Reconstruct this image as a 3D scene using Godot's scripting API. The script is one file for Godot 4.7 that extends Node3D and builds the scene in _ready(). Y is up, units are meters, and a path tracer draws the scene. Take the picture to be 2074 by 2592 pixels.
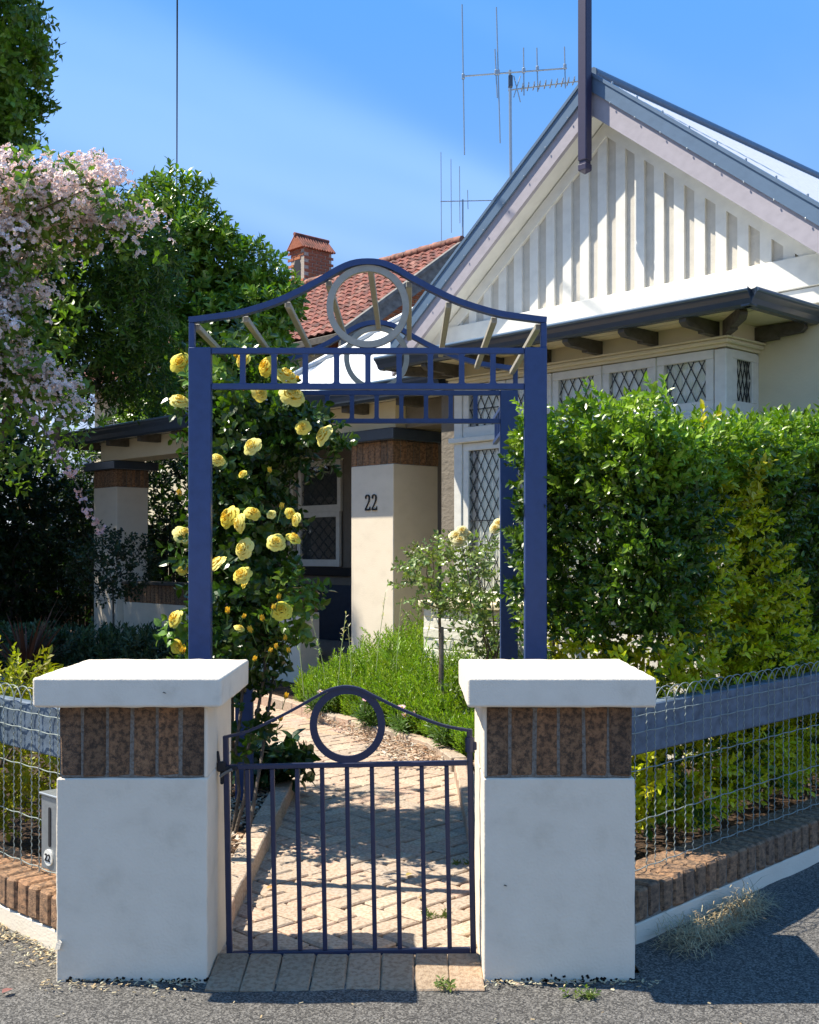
extends Node3D

# ---------------------------------------------------------------- geometry helper
class Geo:
	var v := PackedVector3Array()
	var n := PackedVector3Array()
	var c := PackedColorArray()
	var col := Color(1, 1, 1)
	func tri(a: Vector3, b: Vector3, d: Vector3) -> void:
		var nn := (b - a).cross(d - a)
		if nn.length_squared() < 1e-16:
			return
		nn = nn.normalized()
		tris(a, b, d, nn, nn, nn)
	func tris(a: Vector3, b: Vector3, d: Vector3, na: Vector3, nb: Vector3, nd: Vector3) -> void:
		v.append(a); v.append(d); v.append(b)
		n.append(na); n.append(nd); n.append(nb)
		c.append(col); c.append(col); c.append(col)
	func quad(a: Vector3, b: Vector3, d: Vector3, e: Vector3) -> void:
		tri(a, b, d); tri(a, d, e)
	func out(p: Array, hint: Vector3) -> void:
		var nn: Vector3 = (p[1] - p[0]).cross(p[2] - p[0])
		if nn.dot(hint) < 0.0:
			p.reverse()
		tri(p[0], p[1], p[2])
		if p.size() == 4:
			tri(p[0], p[2], p[3])
	func box(at: Vector3, size: Vector3, bev := 0.0, basis := Basis(), rough := 0.0, rng: RandomNumberGenerator = null) -> void:
		var h := size * 0.5
		if bev <= 0.0:
			for ax in 3:
				for s in [-1.0, 1.0]:
					var p := []
					for q in [[-1, -1], [1, -1], [1, 1], [-1, 1]]:
						var w := Vector3()
						w[ax] = s * h[ax]; w[(ax + 1) % 3] = q[0] * h[(ax + 1) % 3]; w[(ax + 2) % 3] = q[1] * h[(ax + 2) % 3]
						p.append(at + basis * w)
					var hint := Vector3(); hint[ax] = s
					out(p, basis * hint)
			return
		var pts := {}
		for sx in [-1, 1]:
			for sy in [-1, 1]:
				for sz in [-1, 1]:
					var s := Vector3(sx, sy, sz)
					var b := bev
					if rng:
						b = bev * rng.randf_range(0.6, 1.7)
					var j := Vector3()
					if rng and rough > 0.0:
						j = Vector3(rng.randf_range(-1, 1), rng.randf_range(-1, 1), rng.randf_range(-1, 1)) * rough
					for ax in 3:
						var w := s * h - s * b
						w[ax] = s[ax] * h[ax]
						pts[[sx, sy, sz, ax]] = at + basis * (w + j)
		for ax in 3:
			var b1 := (ax + 1) % 3
			var b2 := (ax + 2) % 3
			for s in [-1, 1]:
				var p := []
				for q in [[-1, -1], [1, -1], [1, 1], [-1, 1]]:
					var k := [0, 0, 0, ax]
					k[ax] = s; k[b1] = q[0]; k[b2] = q[1]
					p.append(pts[k])
				var hint := Vector3(); hint[ax] = s
				out(p, basis * hint)
				for s2 in [-1, 1]:
					var e := []
					for q in [[ax, -1], [ax, 1], [b1, 1], [b1, -1]]:
						var k := [0, 0, 0, q[0]]
						k[ax] = s; k[b1] = s2; k[b2] = q[1]
						e.append(pts[k])
					var h2 := Vector3(); h2[ax] = s; h2[b1] = s2
					out(e, basis * h2)
		for sx in [-1, 1]:
			for sy in [-1, 1]:
				for sz in [-1, 1]:
					out([pts[[sx, sy, sz, 0]], pts[[sx, sy, sz, 1]], pts[[sx, sy, sz, 2]]], basis * Vector3(sx, sy, sz))
	func tube(p: Array, r: float, sides := 6, r_end := -1.0) -> void:
		var m := p.size()
		var prev := []
		var ref := Vector3(0.13, 0.21, 0.97)
		for i in m:
			var d: Vector3 = p[mini(i + 1, m - 1)] - p[maxi(i - 1, 0)]
			d = d.normalized()
			var x := d.cross(ref)
			if x.length() < 0.1:
				x = d.cross(Vector3(1, 0, 0))
			x = x.normalized()
			var y := d.cross(x)
			var rr := r if r_end < 0.0 else lerpf(r, r_end, float(i) / (m - 1))
			var ring := []
			for k in sides:
				var a := TAU * k / sides
				ring.append([p[i] + (x * cos(a) + y * sin(a)) * rr, x * cos(a) + y * sin(a)])
			if i > 0:
				for k in sides:
					var k2 := (k + 1) % sides
					tris(prev[k][0], prev[k2][0], ring[k2][0], prev[k][1], prev[k2][1], ring[k2][1])
					tris(prev[k][0], ring[k2][0], ring[k][0], prev[k][1], ring[k2][1], ring[k][1])
			if i == 0 or i == m - 1:
				var q := p[i] as Vector3
				for k in sides:
					var hint := d if i == m - 1 else -d
					out([q, ring[k][0], ring[(k + 1) % sides][0]], hint)
			prev = ring
	# a flat bar of rectangular section (wid across the plane, dep along z) swept along points in the xy plane
	func strap(p: Array, wid: float, dep: float, closed := false) -> void:
		var m := p.size()
		var lo := []
		for i in m:
			var a: Vector3 = p[(i - 1 + m) % m] if closed else p[maxi(i - 1, 0)]
			var b: Vector3 = p[(i + 1) % m] if closed else p[mini(i + 1, m - 1)]
			var d := (b - a).normalized()
			var nn := Vector3(-d.y, d.x, 0)
			var q: Vector3 = p[i]
			var z := Vector3(0, 0, dep * 0.5)
			lo.append([q - nn * wid * 0.5 - z, q + nn * wid * 0.5 - z, q + nn * wid * 0.5 + z, q - nn * wid * 0.5 + z, nn])
		var last := m if closed else m - 1
		for i in last:
			var s: Array = lo[i]
			var e: Array = lo[(i + 1) % m]
			for k in 4:
				var k2 := (k + 1) % 4
				var hint: Vector3 = [Vector3(0, 0, -1), s[4], Vector3(0, 0, 1), -s[4]][k]
				out([s[k], s[k2], e[k2], e[k]], hint)
		if not closed:
			for i in [0, m - 1]:
				var s: Array = lo[i]
				var dd: Vector3 = p[0] - p[1] if i == 0 else p[m - 1] - p[m - 2]
				out([s[0], s[1], s[2], s[3]], dd)
	# a flat polygon (xy points, counter-clockwise) with thickness from z0 to z1
	func prism(p: PackedVector2Array, z0: float, z1: float, xf := Transform3D()) -> void:
		if Geometry2D.is_polygon_clockwise(p):
			p.reverse()
		var t := Geometry2D.triangulate_polygon(p)
		for i in range(0, t.size(), 3):
			var a := p[t[i]]; var b := p[t[i + 1]]; var d := p[t[i + 2]]
			out([xf * Vector3(a.x, a.y, z1), xf * Vector3(b.x, b.y, z1), xf * Vector3(d.x, d.y, z1)], xf.basis * Vector3(0, 0, z1 - z0))
			out([xf * Vector3(a.x, a.y, z0), xf * Vector3(b.x, b.y, z0), xf * Vector3(d.x, d.y, z0)], xf.basis * Vector3(0, 0, z0 - z1))
		for i in p.size():
			var a := p[i]; var b := p[(i + 1) % p.size()]
			var hint := xf.basis * Vector3(b.y - a.y, a.x - b.x, 0)
			out([xf * Vector3(a.x, a.y, z0), xf * Vector3(b.x, b.y, z0), xf * Vector3(b.x, b.y, z1), xf * Vector3(a.x, a.y, z1)], hint)
	# a box with rounded, slightly wavering edges and faces, smooth normals
	func soft_box(at: Vector3, size: Vector3, r: float, amp: float, cell: float, sd: int) -> void:
		var f := FastNoiseLite.new()
		f.seed = sd
		f.frequency = 9.0
		f.fractal_octaves = 3
		var h := size * 0.5
		for ax in 3:
			var b1 := (ax + 1) % 3
			var b2 := (ax + 2) % 3
			var lines := []
			for b in [b1, b2]:
				var l := []
				for k in 4:
					l.append(-h[b] + r * k / 3.0)
				var n := maxi(int((size[b] - 2.0 * r) / cell), 1)
				for k in range(1, n):
					l.append(lerpf(-h[b] + r, h[b] - r, float(k) / n))
				for k in 4:
					l.append(h[b] - r + r * k / 3.0)
				lines.append(l)
			for s in [-1.0, 1.0]:
				var grid := []
				for p in lines[0]:
					var row := []
					for q in lines[1]:
						var w := Vector3()
						w[ax] = s * h[ax]; w[b1] = p; w[b2] = q
						var inner := w.clamp(-h + Vector3(r, r, r), h - Vector3(r, r, r))
						var d := (w - inner).normalized()
						var e := inner + d * r
						row.append([at + e + d * f.get_noise_3dv(at + e) * amp, d])
					grid.append(row)
				for i in lines[0].size() - 1:
					for j in lines[1].size() - 1:
						var a: Array = grid[i][j]; var b: Array = grid[i + 1][j]; var c2: Array = grid[i + 1][j + 1]; var e: Array = grid[i][j + 1]
						if s > 0.0:
							tris(a[0], b[0], c2[0], a[1], b[1], c2[1]); tris(a[0], c2[0], e[0], a[1], c2[1], e[1])
						else:
							tris(a[0], c2[0], b[0], a[1], c2[1], b[1]); tris(a[0], e[0], c2[0], a[1], e[1], c2[1])
	func disc(at: Vector3, r: float, dep: float, basis := Basis(), sides := 20) -> void:
		var p := PackedVector2Array()
		for k in sides:
			p.append(Vector2(cos(TAU * k / sides), sin(TAU * k / sides)) * r)
		prism(p, -dep * 0.5, dep * 0.5, Transform3D(basis, at))
	func mesh() -> ArrayMesh:
		var a := []
		a.resize(Mesh.ARRAY_MAX)
		a[Mesh.ARRAY_VERTEX] = v
		a[Mesh.ARRAY_NORMAL] = n
		a[Mesh.ARRAY_COLOR] = c
		var m := ArrayMesh.new()
		m.add_surface_from_arrays(Mesh.PRIMITIVE_TRIANGLES, a)
		return m

# ---------------------------------------------------------------- scene helpers
var rng := RandomNumberGenerator.new()
var used := {}
var M := {}

func numbered(called: String) -> String:
	var k: int = used.get(called, 0)
	used[called] = k + 1
	return called if k == 0 else "%s_%03d" % [called, k]

func tag(o: Node, label: String, category: String, group := "") -> Node:
	o.set_meta("label", label)
	o.set_meta("category", category)
	if group != "":
		o.set_meta("group", group)
	return o

func thing(called: String, label: String, category: String, at := Vector3(), turn := 0.0, group := "") -> Node3D:
	var o := Node3D.new()
	o.name = numbered(called)
	add_child(o)
	o.position = at
	o.rotation.y = turn
	tag(o, label, category, group)
	return o

func part(called: String, mesh: Mesh, m: Material, parent: Node, xf := Transform3D(), kind := "") -> MeshInstance3D:
	var o := MeshInstance3D.new()
	var k := 0
	var nm := called
	while parent.has_node(NodePath(nm)):
		k = int(parent.get_meta("n_" + called, 0)) + 1
		parent.set_meta("n_" + called, k)
		nm = "%s_%03d" % [called, k]
	o.name = nm
	o.mesh = mesh
	o.material_override = m
	o.transform = xf
	if kind != "":
		o.set_meta("kind", kind)
	parent.add_child(o, true)
	return o

func struct(called: String, mesh: Mesh, m: Material, at := Vector3()) -> MeshInstance3D:
	return part(called, mesh, m, self, Transform3D(Basis(), at), "structure")

func copies(called: String, mesh: Mesh, m: Material, parent: Node, xf: Array, cols: Array) -> MultiMeshInstance3D:
	var mm := MultiMesh.new()
	mm.transform_format = MultiMesh.TRANSFORM_3D
	mm.use_colors = true
	mm.mesh = mesh
	mm.instance_count = xf.size()
	for i in xf.size():
		mm.set_instance_transform(i, xf[i])
		mm.set_instance_color(i, cols[i])
	var o := MultiMeshInstance3D.new()
	o.name = called
	o.multimesh = mm
	o.material_override = m
	o.set_meta("kind", "stuff")
	parent.add_child(o, true)
	return o

func gbox(at: Vector3, size: Vector3, bev := 0.0) -> ArrayMesh:
	var g := Geo.new()
	g.box(at, size, bev)
	return g.mesh()

func noise_tex(freq: float, ramp: Array, octaves := 4, kind := FastNoiseLite.TYPE_SIMPLEX_SMOOTH, sd := 1, size := 512, gain := 0.55) -> NoiseTexture2D:
	var f := FastNoiseLite.new()
	f.noise_type = kind
	f.seed = sd
	f.frequency = freq
	f.fractal_octaves = octaves
	f.fractal_gain = gain
	if kind == FastNoiseLite.TYPE_CELLULAR:
		f.cellular_return_type = FastNoiseLite.RETURN_CELL_VALUE
		f.fractal_type = FastNoiseLite.FRACTAL_NONE if octaves <= 1 else FastNoiseLite.FRACTAL_FBM
	var t := NoiseTexture2D.new()
	t.width = size
	t.height = size
	t.seamless = true
	t.noise = f
	if ramp.size():
		var gr := Gradient.new()
		var off := PackedFloat32Array()
		var cs := PackedColorArray()
		for r in ramp:
			off.append(r[0])
			cs.append(r[1] if r[1] is Color else Color(r[1], r[1], r[1]))
		gr.offsets = off
		gr.colors = cs
		t.color_ramp = gr
	return t

func mat(r: float, g: float, b: float, rough := 0.8, tex: Texture2D = null, scale := 1.0, bump: Texture2D = null, bump_cm := 0.2, bscale := -1.0) -> StandardMaterial3D:
	var m := StandardMaterial3D.new()
	m.albedo_color = Color(r, g, b).linear_to_srgb()
	m.roughness = rough
	m.vertex_color_use_as_albedo = true
	m.cull_mode = BaseMaterial3D.CULL_DISABLED
	if tex or bump:
		m.uv1_triplanar = true
		m.uv1_world_triplanar = true
		m.uv1_scale = Vector3(scale, scale, scale)
	if tex:
		m.albedo_texture = tex
	if bump:
		m.heightmap_enabled = true
		m.heightmap_texture = bump
		m.heightmap_scale = bump_cm
	return m

func leafmat(rough := 0.45, back := 0.5) -> StandardMaterial3D:
	var m := StandardMaterial3D.new()
	m.albedo_color = Color(1, 1, 1)
	m.roughness = rough
	m.vertex_color_use_as_albedo = true
	m.cull_mode = BaseMaterial3D.CULL_DISABLED
	m.backlight_enabled = true
	m.backlight = Color(back, back * 1.1, back * 0.5)
	return m

func lin(r: float, g: float, b: float) -> Color:
	return Color(r, g, b)

func rdir() -> Vector3:
	var z := rng.randf_range(-1, 1)
	var a := rng.randf() * TAU
	var s := sqrt(1.0 - z * z)
	return Vector3(s * cos(a), z, s * sin(a))

func orient(d: Vector3, s: float, roll := -1.0) -> Basis:
	d = d.normalized()
	var x := d.cross(Vector3(0.3, 0.1, 0.95))
	if x.length() < 0.05:
		x = d.cross(Vector3(1, 0, 0))
	x = x.normalized()
	var z := x.cross(d)
	var b := Basis(x, d, z)
	if roll < 0.0:
		roll = rng.randf() * TAU
	return (b * Basis(Vector3(0, 1, 0), roll)).scaled_local(Vector3(s, s, s))

func vary(c: Color, amount: float) -> Color:
	var k := 1.0 + rng.randf_range(-amount, amount)
	var h := rng.randf_range(-amount, amount) * 0.35
	return Color(clampf(c.r * (k + h), 0, 1), clampf(c.g * k, 0, 1), clampf(c.b * (k - h), 0, 1))

func leaf(g: Geo, b: Vector3, d: Vector3, up: Vector3, length: float, wid: float, fold := 0.2, droop := 0.0) -> void:
	d = d.normalized()
	var side := d.cross(up)
	if side.length() < 0.05:
		side = d.cross(Vector3(1, 0.2, 0))
	side = side.normalized()
	var nn := side.cross(d).normalized()
	var m1 := b + d * length * 0.30
	var m2 := b + d * length * 0.66 - nn * length * droop * 0.4
	var tip := b + d * length - nn * length * droop
	var f := nn * wid * fold
	var l1 := m1 + side * wid * 0.46 + f
	var r1 := m1 - side * wid * 0.46 + f
	var l2 := m2 + side * wid * 0.42 + f * 0.9
	var r2 := m2 - side * wid * 0.42 + f * 0.9
	g.tri(b, m1, l1); g.tri(m1, m2, l2); g.tri(m1, l2, l1); g.tri(m2, tip, l2)
	g.tri(b, r1, m1); g.tri(m1, r2, m2); g.tri(m1, r1, r2); g.tri(m2, r2, tip)

func sprig(count: int, length: float, wid: float, stem: float, spread := 70.0, fold := 0.2, tip_angle := 25.0, droop := 0.1) -> ArrayMesh:
	var g := Geo.new()
	g.col = Color(0.6, 0.5, 0.35)
	if stem > 0.0:
		var w := maxf(stem * 0.012, 0.0012)
		g.quad(Vector3(-w, 0, 0), Vector3(w, 0, 0), Vector3(w * 0.5, stem, 0), Vector3(-w * 0.5, stem, 0))
		g.quad(Vector3(0, 0, -w), Vector3(0, 0, w), Vector3(0, stem, w * 0.5), Vector3(0, stem, -w * 0.5))
	for i in count:
		var t := (i + 0.5) / count
		var az := i * 2.39996 + rng.randf_range(-0.3, 0.3)
		var a := deg_to_rad(lerpf(spread, tip_angle, t) + rng.randf_range(-12, 12))
		var d := Vector3(cos(az) * sin(a), cos(a), sin(az) * sin(a))
		var k := rng.randf_range(0.72, 1.0)
		g.col = Color(k * rng.randf_range(0.9, 1.0), k, k * rng.randf_range(0.8, 1.0))
		leaf(g, Vector3(0, stem * t, 0), d, Vector3(0, 1, 0), length * rng.randf_range(0.75, 1.15), wid * rng.randf_range(0.8, 1.1), fold, droop)
	return g.mesh()

# scatter sprig transforms through an ellipsoid, denser towards its surface
func blob(xf: Array, cols: Array, at: Vector3, rad: Vector3, count: int, s: float, base: Color, amount := 0.3, shell := 0.5, lift := 0.35, hang := 0.0) -> void:
	for i in count:
		var d := rdir()
		var r := pow(rng.randf(), 0.33)
		r = lerpf(r, 1.0, shell * rng.randf()) * rng.randf_range(0.86, 1.08)
		var p := at + d * rad * r
		var o := (d + rdir() * 0.75 + Vector3(0, lift - hang * 1.8, 0)).normalized()
		xf.append(Transform3D(orient(o, s * rng.randf_range(0.7, 1.25)), p))
		cols.append(vary(base, amount))

func limb(g: Geo, a: Vector3, b: Vector3, r0: float, r1: float, wob := 0.06, n := 7) -> void:
	var p := []
	for i in n:
		var t := float(i) / (n - 1)
		var q := a.lerp(b, t)
		if i > 0 and i < n - 1:
			q += rdir() * wob * a.distance_to(b)
		p.append(q)
	g.tube(p, r0, 7, r1)

func _ready() -> void:
	rng.seed = 2217
	# ---- camera
	var cam := Camera3D.new()
	cam.name = "camera"
	cam.keep_aspect = Camera3D.KEEP_HEIGHT
	cam.set_frustum(0.05 * 2156.0 / 2390.0, Vector2(0, 0.05 * 82.0 / 2390.0), 0.05, 400.0)
	cam.position = Vector3(0, 1.464, 0)
	cam.current = true
	add_child(cam)
	# ---- sky, sun, exposure
	var sky_m := ProceduralSkyMaterial.new()
	sky_m.sky_top_color = Color(0.085, 0.315, 0.78).linear_to_srgb()
	sky_m.sky_horizon_color = Color(0.82, 0.84, 0.86).linear_to_srgb()
	sky_m.sky_curve = 0.10
	sky_m.ground_bottom_color = Color(0.2, 0.19, 0.17).linear_to_srgb()
	sky_m.ground_horizon_color = Color(0.45, 0.5, 0.55).linear_to_srgb()
	sky_m.sky_cover = cloud_cover()
	sky_m.sky_cover_modulate = Color(1, 1, 1)
	sky_m.energy_multiplier = SKY_ENERGY
	sky_m.sun_angle_max = 8.0
	var sky := Sky.new()
	sky.sky_material = sky_m
	var env := Environment.new()
	env.background_mode = Environment.BG_SKY
	env.sky = sky
	env.tonemap_mode = Environment.TONE_MAPPER_LINEAR
	env.tonemap_exposure = EXPOSURE
	env.sdfgi_enabled = true
	env.ssao_enabled = true
	env.ssil_enabled = true
	var we := WorldEnvironment.new()
	we.name = "environment"
	we.environment = env
	add_child(we)
	var sun := DirectionalLight3D.new()
	sun.name = "sun"
	sun.light_color = Color(1.0, 0.965, 0.90)
	sun.light_energy = 1.6
	sun.light_angular_distance = 0.5
	sun.shadow_enabled = true
	sun.basis = Basis.looking_at(Vector3(0.659, -1.04, 0.117).normalized(), Vector3(0, 1, 0))
	add_child(sun)
	materials()
	setting()
	house()
	neighbours()
	gate_pillars()
	low_walls()
	fences()
	gate()
	arch()
	letterbox()
	aerials()
	trees()
	hedges()
	climbing_rose()
	garden_plants()
	litter()

const SKY_ENERGY := 0.68
const EXPOSURE := 1.92

func cloud_cover() -> ImageTexture:
	# thin cirrus on a flat layer high above, drawn out along one direction
	var f := FastNoiseLite.new()
	f.seed = 14
	f.frequency = 0.55
	f.fractal_octaves = 4
	f.fractal_gain = 0.45
	var im := Image.create_empty(1024, 512, false, Image.FORMAT_RGBA8)
	for y in 256:
		var el := PI * 0.5 * (1.0 - (y + 0.5) / 256.0)
		for x in 1024:
			var a := TAU * x / 1024.0
			var r := cos(el) / (sin(el) + 0.06)
			var q := Vector2(cos(a), sin(a)) * r
			var n := f.get_noise_2d(q.x * 0.30 + q.y * 0.30, q.y * 1.3 - q.x * 1.3)
			var v := smoothstep(-0.1, 0.75, n) * 0.16 * clampf(el * 5.0, 0.0, 1.0)
			im.set_pixel(x, y, Color(0.86, 0.90, 0.95, v))
	return ImageTexture.create_from_image(im)

func materials() -> void:
	var mottle := noise_tex(0.03, [[0.0, 0.90], [0.5, 0.965], [1.0, 1.0]], 4, FastNoiseLite.TYPE_SIMPLEX_SMOOTH, 3)
	var grain := noise_tex(0.16, [], 3, FastNoiseLite.TYPE_SIMPLEX, 4)
	var soft := noise_tex(0.03, [], 5, FastNoiseLite.TYPE_SIMPLEX_SMOOTH, 5)
	var stucco_c := noise_tex(0.012, [[0.0, Color(0.925, 0.92, 0.91)], [0.4, Color(0.975, 0.972, 0.968)], [1.0, Color(1, 1, 1)]], 6, FastNoiseLite.TYPE_SIMPLEX_SMOOTH, 6)
	var brickc := noise_tex(0.011, [[0.0, Color(0.40, 0.37, 0.35)], [0.32, Color(0.58, 0.53, 0.49)], [0.50, Color(0.82, 0.72, 0.63)], [0.65, Color(0.95, 0.83, 0.72)], [1.0, Color(1.0, 0.92, 0.80)]], 8, FastNoiseLite.TYPE_SIMPLEX, 7, 1024, 0.74)
	var pavec := noise_tex(0.05, [[0.0, Color(0.74, 0.69, 0.65)], [0.4, Color(0.90, 0.87, 0.84)], [0.6, Color(0.97, 0.95, 0.93)], [1.0, Color(1, 1, 1)]], 6, FastNoiseLite.TYPE_SIMPLEX, 8)
	var asphc := noise_tex(0.07, [[0.0, 0.28], [0.3, 0.50], [0.55, 0.70], [0.75, 0.90], [1.0, 1.0]], 2, FastNoiseLite.TYPE_CELLULAR, 9, 1024)
	var asphb := noise_tex(0.07, [], 2, FastNoiseLite.TYPE_CELLULAR, 10, 1024)
	var soilc := noise_tex(0.06, [[0.0, Color(0.35, 0.28, 0.22)], [0.5, Color(0.7, 0.58, 0.46)], [1.0, Color(1, 0.9, 0.78)]], 5, FastNoiseLite.TYPE_SIMPLEX, 12)
	var woodc := noise_tex(0.02, [[0.0, 0.6], [0.5, 0.85], [1.0, 1.0]], 5, FastNoiseLite.TYPE_SIMPLEX, 13)
	var rustc := noise_tex(0.02, [[0.0, Color(0.45, 0.42, 0.40)], [0.42, Color(0.62, 0.5, 0.45)], [0.55, Color(0.95, 0.75, 0.68)], [1.0, Color(1, 0.9, 0.85)]], 6, FastNoiseLite.TYPE_SIMPLEX, 14)
	M.render = mat(0.82, 0.72, 0.565, 0.85, stucco_c, 0.8, grain, 0.12)
	M.cap = mat(0.82, 0.73, 0.585, 0.8, stucco_c, 1.3, grain, 0.10)
	M.cream = mat(0.74, 0.66, 0.46, 0.8, stucco_c, 0.5, grain, 0.1)
	M.white_brick = mat(0.74, 0.71, 0.62, 0.75, stucco_c, 1.7, soft, 0.3)
	M.trim = mat(0.80, 0.78, 0.70, 0.5, mottle, 0.7)
	M.panel = mat(0.62, 0.575, 0.485, 0.8, mottle, 0.6, grain, 0.1)
	M.board = mat(0.80, 0.775, 0.69, 0.6, mottle, 0.5)
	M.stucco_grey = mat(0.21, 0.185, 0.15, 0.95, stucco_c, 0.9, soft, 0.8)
	M.barge = mat(0.41, 0.375, 0.405, 0.55, mottle, 0.8)
	M.roofblue = mat(0.12, 0.185, 0.27, 0.4, mottle, 0.6)
	M.gutter = mat(0.055, 0.075, 0.105, 0.25, mottle, 0.8)
	M.bead = mat(0.10, 0.15, 0.21, 0.22)
	M.galv = mat(0.60, 0.62, 0.62, 0.45, mottle, 0.9)
	M.galv.metallic = 0.25
	M.bracket = mat(0.125, 0.11, 0.09, 0.7, woodc, 1.0)
	M.finial = mat(0.035, 0.03, 0.07, 0.45, mottle, 1.0)
	M.navy = mat(0.022, 0.028, 0.070, 0.42, mottle, 1.4, grain, 0.03)
	M.arch = mat(0.030, 0.064, 0.180, 0.5, mottle, 1.0, grain, 0.03)
	M.taupe = mat(0.40, 0.38, 0.315, 0.55, mottle, 1.0)
	M.rail = mat(0.15, 0.205, 0.275, 0.55, woodc, 1.2, grain, 0.05)
	M.wire = mat(0.24, 0.275, 0.25, 0.5)
	M.metal = mat(0.42, 0.45, 0.46, 0.35, mottle, 2.0)
	M.metal.metallic = 0.7
	M.black = mat(0.012, 0.012, 0.014, 0.6)
	M.mortar = mat(0.25, 0.235, 0.205, 0.95, pavec, 2.0, grain, 0.4)
	M.bricks = []
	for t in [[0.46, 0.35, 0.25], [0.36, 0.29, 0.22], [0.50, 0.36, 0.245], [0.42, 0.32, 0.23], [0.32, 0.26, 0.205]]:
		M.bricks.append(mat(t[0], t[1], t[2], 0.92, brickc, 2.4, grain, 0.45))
	M.paving = []
	for t in [[0.51, 0.405, 0.31], [0.56, 0.46, 0.355], [0.455, 0.37, 0.29], [0.53, 0.395, 0.305], [0.43, 0.365, 0.295]]:
		M.paving.append(mat(t[0], t[1], t[2], 0.9, pavec, 1.5, grain, 0.25))
	M.sillbricks = []
	for t in [[0.37, 0.28, 0.19], [0.40, 0.30, 0.205], [0.34, 0.265, 0.185]]:
		M.sillbricks.append(mat(t[0], t[1], t[2], 0.92, pavec, 1.2, grain, 0.3))
	M.orange = []
	for t in [[0.46, 0.16, 0.07], [0.52, 0.20, 0.09], [0.40, 0.14, 0.075]]:
		M.orange.append(mat(t[0], t[1], t[2], 0.9, pavec, 0.5, grain, 0.3))
	M.tiles = []
	for t in [[0.29, 0.13, 0.10], [0.34, 0.17, 0.13], [0.24, 0.12, 0.095], [0.36, 0.24, 0.20]]:
		M.tiles.append(mat(t[0], t[1], t[2], 0.8, rustc, 0.4))
	M.lime = mat(0.50, 0.46, 0.40, 0.95, pavec, 1.0)
	M.asphalt = mat(0.255, 0.24, 0.215, 0.92, asphc, 2.2, asphb, 0.6)
	M.soil = mat(0.095, 0.072, 0.048, 1.0, soilc, 1.5, soft, 2.0)
	M.ground = mat(0.24, 0.21, 0.12, 1.0, soilc, 0.3)
	M.concrete = mat(0.42, 0.40, 0.37, 0.9, pavec, 0.6)
	M.bark = mat(0.17, 0.135, 0.10, 0.95, woodc, 1.5, soft, 1.0)
	M.darkwood = mat(0.06, 0.045, 0.033, 0.9, woodc, 0.8)
	M.weathered = mat(0.26, 0.245, 0.22, 0.9, woodc, 0.6)
	M.curtain = mat(0.86, 0.85, 0.72, 0.9, mottle, 0.8)
	M.dark = mat(0.02, 0.02, 0.022, 0.9)
	M.lead = mat(0.02, 0.022, 0.024, 0.5)
	var gl := StandardMaterial3D.new()
	gl.albedo_color = Color(0.75, 0.82, 0.82, 0.05)
	gl.transparency = BaseMaterial3D.TRANSPARENCY_ALPHA
	gl.roughness = 0.03
	gl.metallic_specular = 0.6
	M.glass = gl
	M.leaf = leafmat(0.42, 0.85)
	M.leaf_gloss = leafmat(0.30, 0.75)
	M.leaf_matt = leafmat(0.7, 0.7)
	M.petal = leafmat(0.6, 0.8)
	M.petal.backlight = Color(0.8, 0.75, 0.5)
	M.pink = leafmat(0.6, 0.7)
	M.pink.backlight = Color(0.7, 0.6, 0.6)
	M.straw = leafmat(0.85, 0.3)

func poly_sheet(p: PackedVector2Array, y: float) -> ArrayMesh:
	# p holds x, z pairs
	var g := Geo.new()
	var t := Geometry2D.triangulate_polygon(p)
	for i in range(0, t.size(), 3):
		g.out([Vector3(p[t[i]].x, y, p[t[i]].y), Vector3(p[t[i + 1]].x, y, p[t[i + 1]].y), Vector3(p[t[i + 2]].x, y, p[t[i + 2]].y)], Vector3(0, 1, 0))
	return g.mesh()

func path_poly() -> PackedVector2Array:
	return PackedVector2Array([Vector2(-0.69, -3.72), Vector2(0.29, -3.72), Vector2(0.29, -7.45), Vector2(0.12, -8.14), Vector2(-0.21, -8.73), Vector2(-0.63, -9.41), Vector2(-1.16, -10.4), Vector2(-2.2, -11.9), Vector2(-4.2, -10.9), Vector2(-2.1, -8.4), Vector2(-1.1, -7.25), Vector2(-0.69, -6.8)])

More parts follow.
